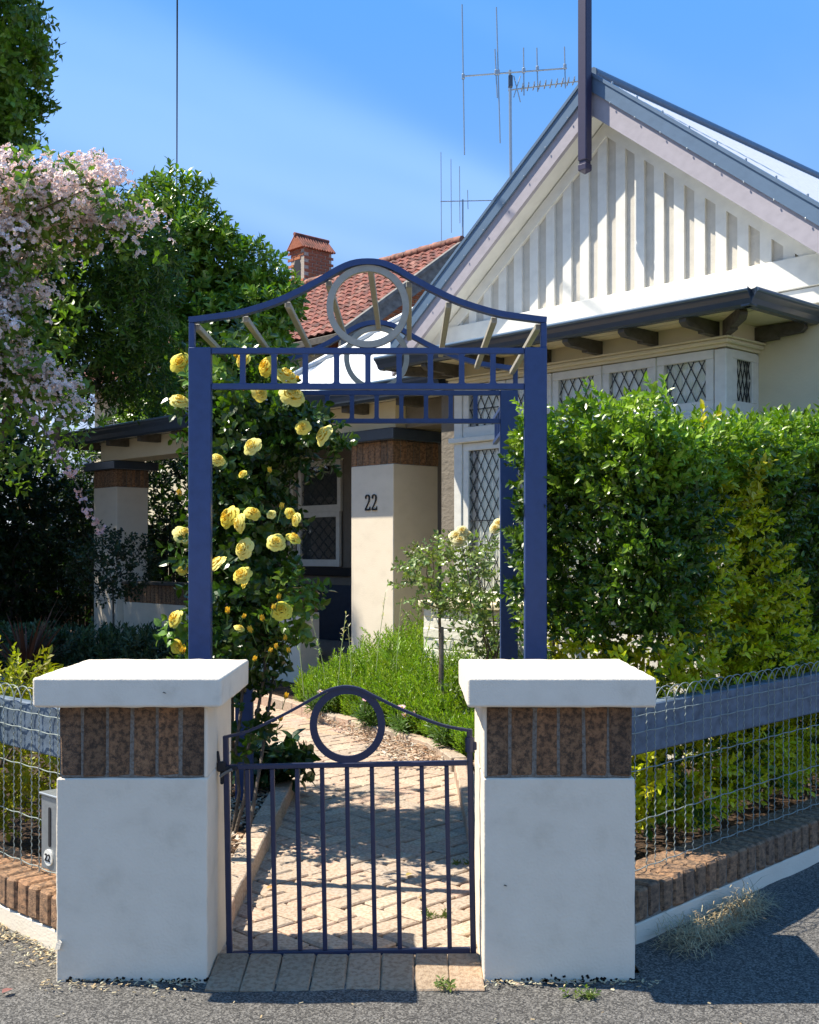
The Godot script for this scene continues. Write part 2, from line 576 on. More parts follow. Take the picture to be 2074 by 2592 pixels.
func setting() -> void:
	struct("ground", poly_sheet(PackedVector2Array([Vector2(-220, 120), Vector2(220, 120), Vector2(220, -220), Vector2(-220, -220)]), -0.10), M.ground)
	# the footpath: an asphalt sheet with a slightly worn surface
	var ga := Geo.new()
	var fz := FastNoiseLite.new()
	fz.frequency = 0.8
	for i in 60:
		for j in 60:
			var x0 := -3.0 + 0.1 * i
			var z0 := -6.5 + 0.08 * j
			var q := []
			for k in [[0, 0], [0, 0.08], [0.1, 0.08], [0.1, 0]]:
				var x: float = x0 + k[0]
				var z: float = z0 + k[1]
				q.append(Vector3(x, fz.get_noise_2d(x * 2.0, z * 2.0) * 0.012 - 0.004, z))
			if outside_walls((q[0].x + q[2].x) * 0.5, (q[0].z + q[2].z) * 0.5):
				var tone := 0.93 + 0.10 * fz.get_noise_2d(x0 * 1.1 + 40.0, z0 * 1.3) + 0.07 * fz.get_noise_2d(x0 * 4.0, z0 * 4.0 + 9.0)
				ga.col = Color(tone, tone * 0.995, tone * 0.985)
				ga.out(q, Vector3(0, 1, 0))
	struct("footpath", ga.mesh(), M.asphalt)
	var road := Geo.new()
	for p in [[-3.0, 3.0, -1.7, 10.0], [-40.0, -3.0, -2.0, 10.0], [3.0, 40.0, -2.0, 10.0]]:
		road.out([Vector3(p[0], -0.004, p[2]), Vector3(p[1], -0.004, p[2]), Vector3(p[1], -0.004, p[3]), Vector3(p[0], -0.004, p[3])], Vector3(0, 1, 0))
	road.out([Vector3(-3, -0.004, -5.79), Vector3(-3, -0.004, -2.0), Vector3(-40, -0.004, -2.0), Vector3(-40, -0.004, -41.5)], Vector3(0, 1, 0))
	road.out([Vector3(3, -0.004, -6.42), Vector3(3, -0.004, -2.0), Vector3(40, -0.004, -2.0), Vector3(40, -0.004, -44.7)], Vector3(0, 1, 0))
	struct("road", road.mesh(), M.asphalt)
	# garden beds
	var left := PackedVector2Array([Vector2(-0.80, -3.95), Vector2(-0.80, -6.85), Vector2(-1.2, -7.35), Vector2(-2.15, -8.5), Vector2(-4.3, -11.0), Vector2(-13, -16), Vector2(-16.5, -18.5), Vector2(-1.18, -4.15)])
	struct("garden_bed", poly_sheet(left, 0.045), M.soil)
	var right := PackedVector2Array([Vector2(0.40, -4.0), Vector2(0.9, -4.38), Vector2(14.0, -17.9), Vector2(14, -24), Vector2(-13, -24), Vector2(-13, -16.0), Vector2(-4.2, -11.1), Vector2(-2.15, -12.0), Vector2(-1.1, -10.45), Vector2(-0.55, -9.46), Vector2(-0.13, -8.78), Vector2(0.2, -8.2), Vector2(0.40, -7.5)])
	struct("garden_bed", poly_sheet(right, 0.05), M.soil)
	struct("concrete_path", poly_sheet(PackedVector2Array([Vector2(-4.3, -11.15), Vector2(-2.3, -11.9), Vector2(-4.6, -13.8), Vector2(-12.0, -13.9), Vector2(-12, -13.2), Vector2(-6.0, -13.1)]), 0.07), M.concrete)
	# the garden path: herringbone paving laid on sand
	var base := struct("garden_path", poly_sheet(path_poly(), -0.012), M.soil)
	var brs := []
	for i in 4:
		var g := Geo.new()
		g.box(Vector3(0, 0, 0), Vector3(0.2175, 0.05, 0.1035), 0.007, Basis(), 0.0015, rng)
		brs.append(g.mesh())
	var spots := []
	var pp := path_poly()
	var wide: PackedVector2Array = Geometry2D.offset_polygon(pp, 0.09)[0]
	var turn := Basis(Vector3(0, 1, 0), PI / 4)
	var u := 0.115
	for a in range(-60, 140):
		for b in range(-60, 60):
			# herringbone: each step along the diagonal lays one brick across and one along
			var k := posmod(a - b, 4)
			var c := Vector3()
			var along := false
			if k == 0:
				c = Vector3((a + 1.0) * u, 0, (b + 0.5) * u)
			elif k == 2:
				c = Vector3((a + 0.5) * u, 0, (b + 0.0) * u)
				along = true
			else:
				continue
			var w := turn * c + Vector3(-0.2, 0, -7.0)
			if Geometry2D.is_point_in_polygon(Vector2(w.x, w.z), wide) and w.z < -3.90:
				spots.append([w, along])
	spots.sort_custom(func(p, q): return p[0].z > q[0].z)
	var rest := Geo.new()
	for i in spots.size():
		var w: Vector3 = spots[i][0]
		w.y = -0.023 + rng.randf_range(-0.003, 0.003)
		var bs := turn * Basis(Vector3(0, 1, 0), PI / 2 if spots[i][1] else 0.0) * Basis(Vector3(rng.randf_range(-1, 1), 0, rng.randf_range(-1, 1)).normalized(), rng.randf_range(0, 0.012))
		if i < 300:
			part("paving_brick", brs[rng.randi() % 4], M.paving[rng.randi() % 5], base, Transform3D(bs, w))
		else:
			var k := rng.randf_range(0.8, 1.0)
			rest.col = Color(k, k * rng.randf_range(0.92, 1.0), k * rng.randf_range(0.85, 1.0))
			rest.box(w, Vector3(0.222, 0.05, 0.108), 0.006, bs)
	part("far_paving", rest.mesh(), M.paving[1], base, Transform3D(), "stuff")
	# the brick threshold under the gate
	var sill := struct("threshold", gbox(Vector3(-0.218, -0.06, -3.98), Vector3(0.93, 0.06, 0.34)), M.mortar)
	for i in 8:
		var g := Geo.new()
		g.box(Vector3(), Vector3(0.1145, 0.06, 0.27), 0.004, Basis(), 0.002, rng)
		part("threshold_brick", g.mesh(), M.sillbricks[[2, 0, 2, 0, 1, 0, 2, 1][i]], sill, Transform3D(Basis(Vector3(1, 0, 0), 0.10), Vector3(-0.628 + 0.1175 * i, -0.016, -3.925)))
	# kerbs: brick edging on both sides of the path
	var kerbs := [[Vector3(-0.745, 0, -4.05), Vector3(-0.745, 0, -6.8)], [Vector3(-0.77, 0, -6.85), Vector3(-1.18, 0, -7.32)], [Vector3(-1.18, 0, -7.32), Vector3(-2.15, 0, -8.45)]]
	var kerbr := [[Vector3(0.345, 0, -4.05), Vector3(0.345, 0, -7.5)], [Vector3(0.33, 0, -7.52), Vector3(0.17, 0, -8.18)], [Vector3(0.17, 0, -8.18), Vector3(-0.17, 0, -8.77)], [Vector3(-0.17, 0, -8.77), Vector3(-0.58, 0, -9.45)], [Vector3(-0.58, 0, -9.45), Vector3(-1.12, 0, -10.45)], [Vector3(-1.12, 0, -10.45), Vector3(-2.1, 0, -11.9)]]
	kerb(kerbs, "low brick edging on the left of the path, sunlit top and shaded side")
	kerb(kerbr, "curving low brick edging on the right of the path before the green bed")

func kerb(runs: Array, label: String) -> void:
	var t := thing("brick_edging", label, "edging", runs[0][0], 0.0)
	var ms := []
	for i in 4:
		var g := Geo.new()
		g.box(Vector3(), Vector3(0.108, 0.125, 0.222), 0.006, Basis(), 0.002, rng)
		ms.append(g.mesh())
	for r in runs:
		var d: Vector3 = r[1] - r[0]
		var n := int(round(d.length() / 0.232))
		for i in n:
			var p: Vector3 = r[0] + d * ((i + 0.5) / n) - runs[0][0]
			p.y = 0.032 + rng.randf_range(-0.003, 0.003)
			part("edging_brick", ms[rng.randi() % 4], M.paving[[2, 0, 4, 1, 3][rng.randi() % 5]], t, Transform3D(Basis(Vector3(0, 1, 0), atan2(d.x, d.z) + rng.randf_range(-0.02, 0.02)), p))
	var g := Geo.new()
	for r in runs:
		var a: Vector3 = r[0] - runs[0][0]; var b: Vector3 = r[1] - runs[0][0]
		var d := (b - a).normalized()
		g.box((a + b) * 0.5 + Vector3(0, 0.02, 0), Vector3(0.092, 0.125, (b - a).length()), 0.0, Basis(Vector3(0, 1, 0), atan2(d.x, d.z)))
	part("mortar", g.mesh(), M.mortar, t)

const LD := Vector3(-0.72, 0, -0.694)
const LA := Vector3(-1.196, 0, -4.06)
const RD := Vector3(0.695, 0, -0.719)
const RA := Vector3(0.8425, 0, -4.226)

func outside_walls(x: float, z: float) -> bool:
	# in front of the fence walls and of the gateway
	if x < -1.19:
		return (Vector3(x, 0, z) - LA).dot(Vector3(0.694, 0, -0.72)) < 0.06
	if x > 0.76:
		return (Vector3(x, 0, z) - RA).dot(Vector3(-0.719, 0, -0.695)) < 0.06
	return z > -3.97 if x < -0.6885 or x > 0.2516 else z > -3.86

# ---------------------------------------------------------------- the house
const TURN := -47.0 * PI / 180.0
const SLOPE := 0.768

func wbox(called: String, parent: Node, m: Material, x0: float, x1: float, y0: float, y1: float, z0: float, z1: float, bev := 0.0, xf := Transform3D()) -> MeshInstance3D:
	return part(called, gbox(Vector3(x0 + x1, y0 + y1, z0 + z1) * 0.5, Vector3(x1 - x0, y1 - y0, z1 - z0), bev), m, parent, xf)

func lattice(g: Geo, x0: float, x1: float, y0: float, y1: float, z: float, dw: float, dh: float, w := 0.0062) -> void:
	var k := dh / dw
	var cx := (x0 + x1) * 0.5
	var steps := int(ceil((x1 - x0) / dw + (y1 - y0) / dh)) + 2
	for sgn in [-1.0, 1.0]:
		for i in range(-steps, steps + 1):
			# the line y = y0 + sgn * k * (x - cx - i * dw), clipped to the opening
			var xa := x0
			var xb := x1
			var off := cx + i * dw
			var ta: float = off
			var tb: float = off + sgn * (y1 - y0) / k
			xa = maxf(xa, minf(ta, tb))
			xb = minf(xb, maxf(ta, tb))
			if xb - xa < 0.004:
				continue
			var a := Vector3(xa, y0 + sgn * k * (xa - off), z)
			var b := Vector3(xb, y0 + sgn * k * (xb - off), z)
			var d := b - a
			g.box((a + b) * 0.5, Vector3(w, d.length(), w * 0.8), 0.0, Basis(Vector3(0, 0, 1), atan2(-d.x, d.y)))

func casement(parent: Node, x0: float, x1: float, y0: float, y1: float, z: float, xf: Transform3D, fw := 0.048, bars := false, dh := 0.155, blind := true) -> void:
	var g := Geo.new()
	g.box(Vector3((x0 + x1) * 0.5, y1 - fw * 0.5, z), Vector3(x1 - x0, fw, 0.045), 0.004)
	g.box(Vector3((x0 + x1) * 0.5, y0 + fw * 0.65, z), Vector3(x1 - x0, fw * 1.3, 0.045), 0.004)
	for s in [x0 + fw * 0.5, x1 - fw * 0.5]:
		g.box(Vector3(s, (y0 + y1) * 0.5 + fw * 0.15, z), Vector3(fw, y1 - y0 - fw * 2.3, 0.043), 0.004)
	var w := part("window", g.mesh(), M.trim, parent, xf)
	var ox0 := x0 + fw
	var ox1 := x1 - fw
	var oy0 := y0 + fw * 1.3
	var oy1 := y1 - fw
	var c := Vector3((ox0 + ox1) * 0.5, (oy0 + oy1) * 0.5, z - 0.004)
	part("pane", gbox(c, Vector3(ox1 - ox0, oy1 - oy0, 0.004)), M.glass, w)
	var l := Geo.new()
	lattice(l, ox0, ox1, oy0, oy1, z + 0.004, (ox1 - ox0) / 3.9, dh)
	if bars:
		for i in 3:
			l.box(Vector3(c.x, lerpf(oy0, oy1, 0.5 * i), z + 0.006), Vector3(ox1 - ox0, 0.007, 0.005))
	part("leadwork", l.mesh(), M.lead, w)
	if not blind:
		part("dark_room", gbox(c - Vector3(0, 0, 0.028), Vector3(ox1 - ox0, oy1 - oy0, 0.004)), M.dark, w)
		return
	# a pale blind close behind the panes, drawn short of the left edge
	var cur := Geo.new()
	var n := 24
	for i in n:
		var a := lerpf(ox0 + 0.07 * float(bars), ox1, float(i) / n)
		var b := lerpf(ox0 + 0.07 * float(bars), ox1, float(i + 1) / n)
		cur.quad(Vector3(a, oy0, z - 0.024 - 0.005 * sin(i * 1.9)), Vector3(b, oy0, z - 0.024 - 0.005 * sin((i + 1) * 1.9)), Vector3(b, oy1, z - 0.024 - 0.005 * sin((i + 1) * 1.9)), Vector3(a, oy1, z - 0.024 - 0.005 * sin(i * 1.9)))
	part("curtain", cur.mesh(), M.curtain, w)

func gutter_run(parent: Node, a: Vector3, b: Vector3, outward: Vector3, h := 0.082) -> void:
	var g := Geo.new()
	var d := (b - a).normalized()
	var prof := [Vector2(0.0, 0.0), Vector2(0.0, -h), Vector2(0.045, -h), Vector2(0.07, -h * 0.86), Vector2(0.082, -h * 0.5), Vector2(0.10, -h * 0.22), Vector2(0.104, -0.012), Vector2(0.112, 0.006), Vector2(0.104, 0.018), Vector2(0.094, 0.008), Vector2(0.088, -0.03), Vector2(0.006, -0.05)]
	var ca := Vector3()
	for i in prof.size():
		var p: Vector2 = prof[i]
		var q: Vector2 = prof[(i + 1) % prof.size()]
		var pa := outward * p.x + Vector3(0, p.y, 0)
		var qa := outward * q.x + Vector3(0, q.y, 0)
		# mitred ends
		var ma := d * 0.0
		g.quad(a + pa + ma, b + pa, b + qa, a + qa + ma)
		ca += pa
	for e in [a, b]:
		for i in range(1, prof.size() - 1):
			g.tri(e + outward * prof[0].x + Vector3(0, prof[0].y, 0), e + outward * prof[i].x + Vector3(0, prof[i].y, 0), e + outward * prof[i + 1].x + Vector3(0, prof[i + 1].y, 0))
	var gp := part("gutter", g.mesh(), M.gutter, parent)
	var bd := Geo.new()
	bd.tube([a + outward * 0.106 + Vector3(0, 0.008, 0), b + outward * 0.106 + Vector3(0, 0.008, 0)], 0.014, 10)
	part("gutter_bead", bd.mesh(), M.bead, gp)

func bracket(parent: Node, at: Vector3, dir: Vector3, length: float) -> void:
	# an eaves bracket: a board on edge with a shaped end
	var p := PackedVector2Array([Vector2(0, 0.0), Vector2(0, -0.095), Vector2(length * 0.45, -0.095), Vector2(length * 0.46, -0.080), Vector2(length * 0.92, -0.074), Vector2(length, -0.05), Vector2(length, -0.03), Vector2(length * 0.93, 0.0)])
	var g := Geo.new()
	var bs := Basis(dir, Vector3(0, 1, 0), dir.cross(Vector3(0, 1, 0)))
	g.prism(p, -0.025, 0.025, Transform3D(bs, at))
	part("bracket", g.mesh(), M.bracket, parent)

func house() -> void:
	var h := thing("house", "cream gabled cottage with leadlight windows and number 22 on its porch pillar", "house", Vector3(2.397, 0, -7.755), TURN)
	# main walls
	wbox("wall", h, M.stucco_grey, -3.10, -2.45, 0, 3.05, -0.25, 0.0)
	wbox("wall", h, M.cream, -0.02, 0.74, 0, 3.08, -0.25, 0.0)
	wbox("wall", h, M.cream, -3.09, -2.85, 0, 3.0, -6.0, -0.26)
	wbox("wall", h, M.cream, 0.50, 0.73, 0, 3.0, -6.0, -0.26)
	wbox("wall", h, M.cream, -2.44, -0.03, 2.9, 3.08, -0.2, 0.0)
	# gable
	var ax := -1.28
	var top := 5.05
	var g := Geo.new()
	g.prism(PackedVector2Array([Vector2(-3.30, 3.09), Vector2(0.74, 3.09), Vector2(ax, 4.72)]), -0.1, 0.0)
	part("gable_panel", g.mesh(), M.panel, h)
	for i in 26:
		var x0 := ax - 0.043 + 0.172 * (i - 12.5) + 0.043
		var x1 := x0 + 0.086
		var ya := minf(top - 0.34 - SLOPE * absf(x0 - ax), top - 0.34 - SLOPE * absf(x1 - ax))
		var yb := top - 0.34 - SLOPE * absf(x0 - ax)
		var yc := top - 0.34 - SLOPE * absf(x1 - ax)
		if ya < 3.425:
			continue
		var b := Geo.new()
		b.prism(PackedVector2Array([Vector2(x0, 3.405), Vector2(x1, 3.405), Vector2(x1, yc), Vector2(x0, yb)]), 0.001, 0.024)
		part("batten", b.mesh(), M.board, h)
	wbox("gable_beam", h, M.board, -3.32, 0.76, 3.20, 3.41, -0.02, 0.05, 0.004)
	wbox("gable_beam", h, M.board, -3.31, 0.75, 3.085, 3.195, -0.02, 0.035, 0.004)
	for s in [-1.0, 1.0]:
		var xe: float = ax + s * 2.23
		var ye := top - SLOPE * 2.23
		var slope_box := func(lo: float, hi: float, z0: float, z1: float, x_in: float) -> ArrayMesh:
			var q := Geo.new()
			q.prism(PackedVector2Array([Vector2(ax + s * x_in, top - lo - SLOPE * x_in), Vector2(xe, ye - lo), Vector2(xe, ye - hi), Vector2(ax + s * x_in, top - hi - SLOPE * x_in)]), z0, z1)
			return q.mesh()
		part("rake_board", slope_box.call(0.30, 0.42, 0.0015, 0.034, 0.0), M.board, h)
		part("soffit", slope_box.call(0.255, 0.285, 0.0, 0.185, 0.0), M.board, h)
		for k in 6:
			# lining boards of the soffit: joints along the slope
			pass
		part("bargeboard", slope_box.call(0.10, 0.305, 0.185, 0.22, 0.0), M.barge, h)
		var cap := part("barge_capping", slope_box.call(0.0, 0.125, 0.222, 0.240, 0.0), M.roofblue, h)
		part("roll", slope_box.call(-0.022, 0.006, 0.19, 0.25, 0.0), M.roofblue, cap)
		var rv := Geo.new()
		for k in 9:
			var xx: float = ax + s * (0.2 + 0.22 * k)
			rv.box(Vector3(xx, top + 0.028 - SLOPE * absf(xx - ax), 0.22), Vector3(0.014, 0.022, 0.014), 0.004)
			rv.box(Vector3(xx, top - 0.125 - SLOPE * absf(xx - ax), 0.248), Vector3(0.012, 0.012, 0.008), 0.003)
		part("rivets", rv.mesh(), M.metal, cap, Transform3D(), "stuff")
		# corrugated roof sheets
		var rf := Geo.new()
		var n := 90
		var up := Vector3(s * SLOPE, 1, 0).normalized()
		for i in n:
			var z0 := 0.19 - 0.0507 * i
			for k in 4:
				var za := z0 - 0.0507 * k / 4.0
				var zb := z0 - 0.0507 * (k + 1) / 4.0
				var ha := 0.008 * cos(TAU * k / 4.0)
				var hb := 0.008 * cos(TAU * (k + 1) / 4.0)
				var a0 := Vector3(ax, top, za) + up * ha
				var b0 := Vector3(ax, top, zb) + up * hb
				var dn := Vector3(s * 2.2, -SLOPE * 2.2, 0)
				rf.out([a0, a0 + dn, b0 + dn, b0], up)
		part("roof", rf.mesh(), M.galv, h)
		var un := Geo.new()
		un.prism(PackedVector2Array([Vector2(ax, top - 0.02), Vector2(ax + s * 2.2, top - 0.02 - SLOPE * 2.2), Vector2(ax + s * 2.2, top - 0.05 - SLOPE * 2.2), Vector2(ax, top - 0.05)]), -4.0, 0.18)
		part("roof_lining", un.mesh(), M.board, h)
	# ridge cap
	var rg := Geo.new()
	rg.tube([Vector3(ax, top + 0.01, 0.20), Vector3(ax, top + 0.01, -4.0)], 0.05, 10)
	part("ridge_cap", rg.mesh(), M.roofblue, h)
	# finial post in front of the apex
	var f := Geo.new()
	f.box(Vector3(ax, 5.21, 0.29), Vector3(0.080, 1.66, 0.074), 0.006)
	f.box(Vector3(ax, 4.368, 0.29), Vector3(0.060, 0.03, 0.060))
	f.box(Vector3(ax, 4.330, 0.29), Vector3(0.080, 0.05, 0.074), 0.006)
	f.box(Vector3(ax, 6.052, 0.29), Vector3(0.060, 0.03, 0.060))
	f.box(Vector3(ax, 6.20, 0.29), Vector3(0.080, 0.27, 0.074), 0.006)
	var tip := Vector3(ax, 4.280, 0.29)
	for q in [[-1, -1], [1, -1], [1, 1], [-1, 1]]:
		var q2 := Vector2(-q[1], q[0])
		f.out([tip, tip + Vector3(q[0] * 0.034, 0.026, q[1] * 0.034), tip + Vector3(q2.x * 0.034, 0.026, q2.y * 0.034)], Vector3(q[0] + q2.x, -1, q[1] + q2.y))
	part("finial", f.mesh(), M.finial, h)
	bay(h)
	porch(h)

func bay(h: Node) -> void:
	# brick base, painted, with the courses standing a little proud of the joints
	wbox("base", h, M.white_brick, -2.79, 0.0, 0.0, 1.0, 0.0, 0.512)
	var ms := []
	for i in 4:
		var g := Geo.new()
		g.box(Vector3(), Vector3(0.233, 0.079, 0.02), 0.006, Basis(), 0.0012, rng)
		ms.append(g.mesh())
	for r in 11:
		for c in 6:
			var x := -2.79 + 0.1175 + 0.24 * c + (0.12 if r % 2 else 0.0)
			if x > -1.45:
				continue
			part("brick", ms[rng.randi() % 4], M.white_brick, h, Transform3D(Basis(), Vector3(x, 0.958 - 0.086 * r, 0.5135 + rng.randf_range(-0.0015, 0.0015))))
	wbox("sill", h, M.cream, -2.82, 0.04, 1.0, 1.055, 0.0, 0.56, 0.008)
	# frame of the bay
	wbox("corner_post", h, M.trim, -2.52, -2.43, 1.055, 2.80, 0.345, 0.433, 0.006)
	wbox("corner_post", h, M.trim, -0.09, 0.0, 1.055, 2.80, 0.345, 0.433, 0.006)
	var tr := Geo.new()
	tr.box(Vector3(-1.26, 2.362, 0.40), Vector3(2.60, 0.045, 0.12), 0.006)
	tr.box(Vector3(0.01, 2.362, 0.20), Vector3(0.05, 0.045, 0.40), 0.006)
	part("transom", tr.mesh(), M.trim, h)
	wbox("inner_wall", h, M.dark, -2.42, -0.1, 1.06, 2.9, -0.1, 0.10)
	for i in 5:
		var x0 := -2.425 + 0.468 * i
		var x1 := x0 + 0.452
		casement(h, x0, x1, 1.06, 2.337, 0.40, Transform3D(), 0.062, true)
		casement(h, x0, x1, 2.387, 2.805, 0.40, Transform3D(), 0.062, i == 0, 0.155)
		if i > 0:
			wbox("mullion", h, M.trim, x0 - 0.017, x0 + 0.001, 1.056, 2.80, 0.36, 0.435)
	var side := Transform3D(Basis(Vector3(0, 1, 0), PI / 2), Vector3())
	casement(h, -0.34, -0.03, 1.06, 2.337, -0.03, side, 0.06, true)
	casement(h, -0.34, -0.03, 2.387, 2.805, -0.03, side, 0.06)
	wbox("corner_post", h, M.trim, -0.08, -0.01, 1.056, 2.80, 0.001, 0.03, 0.004)
	wbox("return_wall", h, M.cream, -2.52, -2.46, 1.056, 2.81, 0.001, 0.34)
	# frieze with a moulding
	wbox("frieze", h, M.cream, -2.525, 0.005, 2.81, 3.03, 0.0, 0.438)
	var mo := Geo.new()
	mo.box(Vector3(-1.26, 2.845, 0.452), Vector3(2.59, 0.028, 0.036), 0.008)
	mo.box(Vector3(-1.26, 2.868, 0.46), Vector3(2.61, 0.014, 0.048), 0.004)
	mo.box(Vector3(0.02, 2.845, 0.22), Vector3(0.036, 0.028, 0.43), 0.008)
	mo.box(Vector3(0.028, 2.868, 0.22), Vector3(0.048, 0.014, 0.43), 0.004)
	part("moulding", mo.mesh(), M.cream, h)
	# eaves
	var ov := 0.44
	wbox("eaves_lining", h, M.cream, -2.52 - ov, ov, 2.985, 3.0, 0.001, 0.433 + ov)
	for k in 3:
		wbox("lining_board", h, M.cream, -2.52 - ov + 0.01, ov - 0.01, 2.974, 2.984, 0.47 + 0.14 * k, 0.595 + 0.14 * k)
	var e := 2.52 + ov
	gutter_run(h, Vector3(-e, 3.03, 0.433 + ov - 0.07), Vector3(ov, 3.03, 0.433 + ov - 0.07), Vector3(0, 0, 1))
	gutter_run(h, Vector3(ov - 0.07, 3.03, 0.433 + ov), Vector3(ov - 0.07, 3.03, 0.01), Vector3(1, 0, 0))
	gutter_run(h, Vector3(-e + 0.07, 3.03, 0.433 + ov), Vector3(-e + 0.07, 3.03, 0.01), Vector3(-1, 0, 0))
	for i in 6:
		bracket(h, Vector3(-2.46 + 0.478 * i, 2.975, 0.435), Vector3(0, 0, 1), 0.40)
	bracket(h, Vector3(0.005, 2.974, 0.438), Vector3(1, 0, 1).normalized(), 0.44)
	bracket(h, Vector3(-2.525, 2.974, 0.438), Vector3(-1, 0, 1).normalized(), 0.44)
	bracket(h, Vector3(0.005, 2.975, 0.06), Vector3(1, 0, 0), 0.36)
	bracket(h, Vector3(-2.525, 2.975, 0.10), Vector3(-1, 0, 0), 0.36)
	# low hipped roof of the bay
	var g := Geo.new()
	var z1 := 0.433 + ov - 0.02
	g.out([Vector3(-e, 3.015, z1), Vector3(ov, 3.015, z1), Vector3(0.0, 3.13, 0.055), Vector3(-2.52, 3.13, 0.055)], Vector3(0, 1, 0.2))
	g.out([Vector3(ov, 3.015, z1), Vector3(ov, 3.015, 0.055), Vector3(0.0, 3.13, 0.055)], Vector3(0.2, 1, 0))
	g.out([Vector3(-e, 3.015, z1), Vector3(-e, 3.015, 0.055), Vector3(-2.52, 3.13, 0.055)], Vector3(-0.2, 1, 0))
	part("bay_roof", g.mesh(), M.galv, h)

func porch_pillar(h: Node, x: float, z: float, w: float, d: float) -> MeshInstance3D:
	# x, z is the near right corner
	var p := wbox("porch_pillar", h, M.render, x - w, x, 0.0, 2.304, z - d, z, 0.006)
	wbox("mortar", p, M.mortar, x - w + 0.008, x - 0.008, 2.304, 2.53, z - d + 0.008, z - 0.008)
	var n := 7
	for i in n:
		var g := Geo.new()
		g.box(Vector3(), Vector3(w / n - 0.009, 0.222, 0.10), 0.005, Basis(), 0.001, rng)
		part("brick", g.mesh(), M.bricks[rng.randi() % 5], p, Transform3D(Basis(), Vector3(x - w + w / n * (i + 0.5), 2.418, z - 0.048)))
		if i < n - 1:
			var g2 := Geo.new()
			g2.box(Vector3(), Vector3(0.10, 0.222, d / n - 0.009), 0.005, Basis(), 0.001, rng)
			part("brick", g2.mesh(), M.bricks[rng.randi() % 5], p, Transform3D(Basis(), Vector3(x - 0.048, 2.418, z - d + d / n * (i + 0.5) - 0.012)))
	wbox("capping", p, M.gutter, x - w - 0.10, x + 0.10, 2.53, 2.64, z - d - 0.10, z + 0.10, 0.008)
	return p

